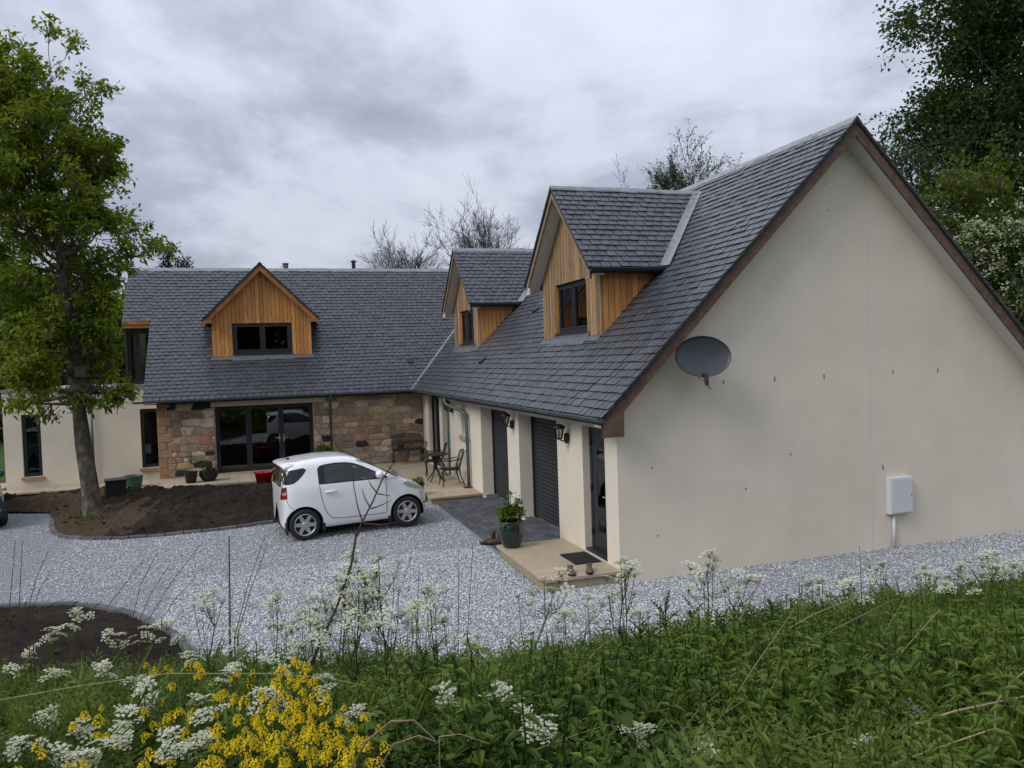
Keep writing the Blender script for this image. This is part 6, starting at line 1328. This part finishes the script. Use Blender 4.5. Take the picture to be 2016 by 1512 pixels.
def make_bank_cover():
    rng = np.random.default_rng(81)
    def pts(n, xa, xb, ya, yb, cond=None):
        x = rng.uniform(xa, xb, n); y = rng.uniform(ya, yb, n); ok = (y < ytoe(x)-.12) & (np.hypot(x-CAM[0], y-CAM[1]) > 1.9)
        ok &= ~in_poly(x, y, BED2)
        if cond is not None: ok &= cond(x, y)
        x, y = x[ok], y[ok]; return np.stack([x, y, bank_z(x, y)-.02], 1)
    fr = lambda x, y: np.abs(((x-CAM[0])*CR[0]+(y-CAM[1])*CR[1])/((x-CAM[0])*CF[0]+(y-CAM[1])*CF[1]+1e-6)) < np.where(x < CAM[0], 1.15, .80)
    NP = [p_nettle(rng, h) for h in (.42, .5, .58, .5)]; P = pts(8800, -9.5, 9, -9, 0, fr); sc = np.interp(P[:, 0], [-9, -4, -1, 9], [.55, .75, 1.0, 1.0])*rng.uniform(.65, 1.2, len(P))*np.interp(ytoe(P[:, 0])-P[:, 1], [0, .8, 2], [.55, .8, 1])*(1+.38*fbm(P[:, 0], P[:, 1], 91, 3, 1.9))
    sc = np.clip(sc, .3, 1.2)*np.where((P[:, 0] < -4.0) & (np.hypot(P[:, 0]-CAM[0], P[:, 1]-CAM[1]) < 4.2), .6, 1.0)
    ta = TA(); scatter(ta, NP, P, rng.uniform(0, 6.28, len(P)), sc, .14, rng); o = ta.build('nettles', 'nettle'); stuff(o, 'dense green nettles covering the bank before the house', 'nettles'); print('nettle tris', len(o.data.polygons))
    FP = [p_fern(rng) for _ in range(5)]; P = pts(3400, -9, 9, -8.6, 0, lambda x, y: fr(x, y) & ((np.hypot(x-CAM[0], y-CAM[1]) > 3.9) | (x > -3.9))); keep = rng.uniform(0, 1, len(P)) < np.interp(P[:, 0], [-9, -4, 0, 9], [1, .95, .6, .5]); P = P[keep]
    ta = TA(); scatter(ta, FP, P+[0, 0, .05], rng.uniform(0, 6.28, len(P)), rng.uniform(.7, 1.25, len(P)), .15, rng); o = ta.build('parsley_leaves', 'fern'); stuff(o, 'ferny low leaves among the nettles on the bank', 'undergrowth'); print('fern tris', len(o.data.polygons))
    PP = [p_palmate(rng) for _ in range(4)]; P = pts(640, -4.4, 8, -7.4, -2.8, fr); ta = TA(); scatter(ta, PP, P, rng.uniform(0, 6.28, len(P)), rng.uniform(.5, .95, len(P)), .12, rng); stuff(ta.build('broad_leaves', 'dock'), 'broad lobed leaves scattered over the bank', 'undergrowth')
    GP = [p_grass(rng) for _ in range(4)]; P = pts(2400, -9, 9, -8.6, 0.4, lambda x, y: fr(x, y) & ((np.hypot(x-CAM[0], y-CAM[1]) > 4.3) | (x > -3.6) & (np.hypot(x-CAM[0], y-CAM[1]) > 3.4))); ta = TA(); scatter(ta, GP, P, rng.uniform(0, 6.28, len(P)), rng.uniform(.6, 1.25, len(P)), .2, rng); stuff(ta.build('grass_blades', 'fern'), 'long grass blades on the bank', 'grass')
    TH = [mk(p_thistle(rng, h), 'stem', 'thistle') for h in (.55, .65, .5)]
    for i, (px, py, d) in enumerate([(1225, 1225, 5.6), (1310, 1190, 6.2), (1390, 1185, 6.2), (1465, 1195, 6.4), (1520, 1190, 6.4), (1555, 1200, 6.5), (1340, 1215, 5.8), (860, 1270, 5.6), (830, 1250, 5.9), (700, 1285, 5.4), (1425, 1210, 6.0), (1600, 1205, 6.6), (1690, 1195, 7), (900, 1300, 5.0), (1280, 1240, 5.5), (1240, 1255, 5.2), (760, 1300, 5.0), (1180, 1290, 4.9), (1260, 1205, 6.0), (1365, 1195, 6.3), (1490, 1200, 6.2), (1310, 1230, 5.6), (1405, 1225, 5.7), (1200, 1255, 5.4), (810, 1275, 5.5), (1100, 1300, 4.8)]):
        q = at(px, py, d); gz = float(bank_z(q[0:1], q[1:2])[0]); s = float(np.clip((q[2]-gz)/.68, .95, 1.5)); t = thing('thistle', 'spiky green thistle on the nettle crest before the gable' if px > 1150 else 'spiky green thistle among the tall cow parsley', 'thistle', (q[0], q[1], q[2]-.68*s), rng.uniform(0, 6.28), 'thistles on the bank'); put_mesh('leaves', TH[i % 3], t, s=s)
        m = MB(); m.tube([(0, 0, min(gz-(q[2]-.68*s), 0)-.03), (0, 0, .5*s)], .008, 5); m.build('stem', 'stem', t)
def stalk(name, label, pix, d, rad, material, group=None, cat='dry stem', side=()):
    P = [at(px, py, dd) for (px, py), dd in zip(pix, d if hasattr(d, '__len__') else [d]*len(pix))]; g = P[0].copy(); gz = float(bank_z(g[0:1], g[1:2])[0])-.04
    if g[2] > gz: P = [np.array([g[0]+(g[0]-P[1][0])*.15, g[1], gz])]+P
    base = P[0].copy(); t = thing(name, label, cat, tuple(base), group=group); Q = [p-base for p in P]; k = len(Q); m = MB(); m.tube(Q, [rad*(1-.6*i/(k-1)) for i in range(k)], 6); m.build('stem', material, t)
    for s in side:
        dd = d if not hasattr(d, '__len__') else d[0]; S = [at(px, py, dd)-base for px, py in s]; m = MB(); m.tube(S, [rad*.5*(1-.6*i/(len(S)-1)) for i in range(len(S))], 5); m.build('twig', material, t)
    return t
def make_stems():
    t = stalk('bare_sapling', 'thin dark bare sapling leaning across the view of the white car', [(612, 1310), (640, 1245), (665, 1190), (692, 1110), (700, 1060), (712, 1030), (735, 985), (752, 945), (772, 915)], 6.0, .0125, 'dryd', cat='sapling', side=[[(714, 1028), (705, 1000), (697, 960), (694, 925)], [(729, 1000), (718, 980), (713, 962)], [(742, 970), (730, 955), (726, 945)], [(716, 1031), (750, 1033), (785, 1028)], [(701, 1058), (697, 1045), (699, 1036)], [(730, 1002), (750, 995), (770, 985)], [(743, 972), (756, 974), (768, 976)]])
    stalk('wooden_stake', 'weathered thin wooden stake upright at the edge of the gravel', [(453, 1290), (452, 1170), (451, 1056)], 7.2, .014, 'wood', cat='stake'); stalk('wooden_stake', 'short grey stake standing in the nettles before the gable', [(1571, 1275), (1576, 1200), (1580, 1135)], 6.6, .012, 'wood', cat='stake')
    g = 'dry stems on the bank'; lab = 'thin dark dry stem standing on the bank'
    for a, b, bend in [((17, 1215), (30, 1065), 0), ((37, 1210), (44, 1065), 0), ((55, 1205), (95, 1085), -6), ((63, 1200), (105, 1120), -6), ((130, 1320), (285, 1100), -8), ((260, 1220), (308, 1090), -8), ((275, 1220), (335, 1110), -6), ((290, 1225), (392, 1075), -6), ((318, 1220), (382, 1140), -5), ((462, 1255), (520, 1058), -4), ((468, 1250), (528, 1068), -4), ((902, 1290), (903, 1090), 0), ((918, 1290), (932, 1060), 0), ((770, 1250), (810, 1095), -5), ((1697, 1190), (1692, 1075), 0), ((1330, 1260), (1600, 1165), 10), ((820, 1250), (825, 1110), 0)]:
        stalk('dry_stem', 'thin dark dry stem rising from the curved soil bed' if a[0] < 400 else ('thin dark dry stem beside the wooden stake' if a[0] < 500 else ('thin dark twig standing by the bare sapling' if a[0] < 1000 else 'thin dark twig before the cream gable')), [a, ((a[0]+b[0])/2+bend, (a[1]+b[1])/2), b], 6.4, .0045, 'dryd', g)
    g = 'pale dead stems'; lab = 'pale straw-coloured dead stem lying over the nettles'
    for pts_, d, r in [([(1445, 1240), (1478, 1180), (1510, 1115)], 5.6, .0075), ([(1390, 1480), (1430, 1400), (1480, 1320), (1560, 1205)], 3.6, .0055), ([(1690, 1365), (1770, 1290), (1850, 1200)], 4.4, .0055), ([(1730, 1515), (1830, 1478), (1955, 1435)], 2.9, .006), ([(1780, 1432), (1880, 1400), (2030, 1368)], 3.2, .0075), ([(1640, 1380), (1710, 1300), (1780, 1180)], 4.8, .004), ([(1460, 1290), (1600, 1210), (1700, 1170)], 5.2, .005), ([(1960, 1385), (1985, 1350), (2030, 1310)], 3.2, .006), ([(1500, 1310), (1640, 1240), (1760, 1180)], 5.0, .004), ([(1940, 1275), (1942, 1250), (1943, 1235)], 5.6, .006), ([(0, 1378), (160, 1350), (330, 1326), (520, 1326), (640, 1334), (720, 1350)], 4.2, .0045), ([(690, 1515), (720, 1460), (770, 1420), (815, 1418), (855, 1455)], 2.9, .006), ([(745, 1515), (775, 1465), (825, 1448), (858, 1460)], 2.9, .005), ([(865, 1450), (905, 1445), (965, 1465)], 3.0, .003), ([(1545, 1290), (1553, 1250), (1556, 1215)], 5.4, .005)]:
        stalk('dead_stem', 'pale dead stem arching over the yellow and white flowers' if pts_[0][0] < 1000 else 'pale dead stem leaning over the nettles below the gable', pts_, d, r, 'dry', g)
def make_loose_stems():
    rng = np.random.default_rng(95)
    for i in range(34):
        px = rng.uniform(1050, 2000); py = rng.uniform(1260, 1480); d = float(np.interp(py, [1200, 1500], [5.6, 2.9]))*rng.uniform(.97, 1.03); L = rng.uniform(50, 150)*4/d; a = rng.uniform(-.3, 1.1)
        b = (px+L*math.cos(a), py-L*math.sin(a)); c = ((px+b[0])/2+rng.normal(0, 6), (py+b[1])/2-rng.uniform(0, 14))
        stalk('dead_stem', 'short thin straw stem caught among the nettles below the gable', [(px, py), c, b], [d, d*1.01, d*1.03], .0028, 'dry', 'pale dead stems')
make_trees(); make_parsley(); make_cress(); make_bank_cover(); make_stems(); make_loose_stems()
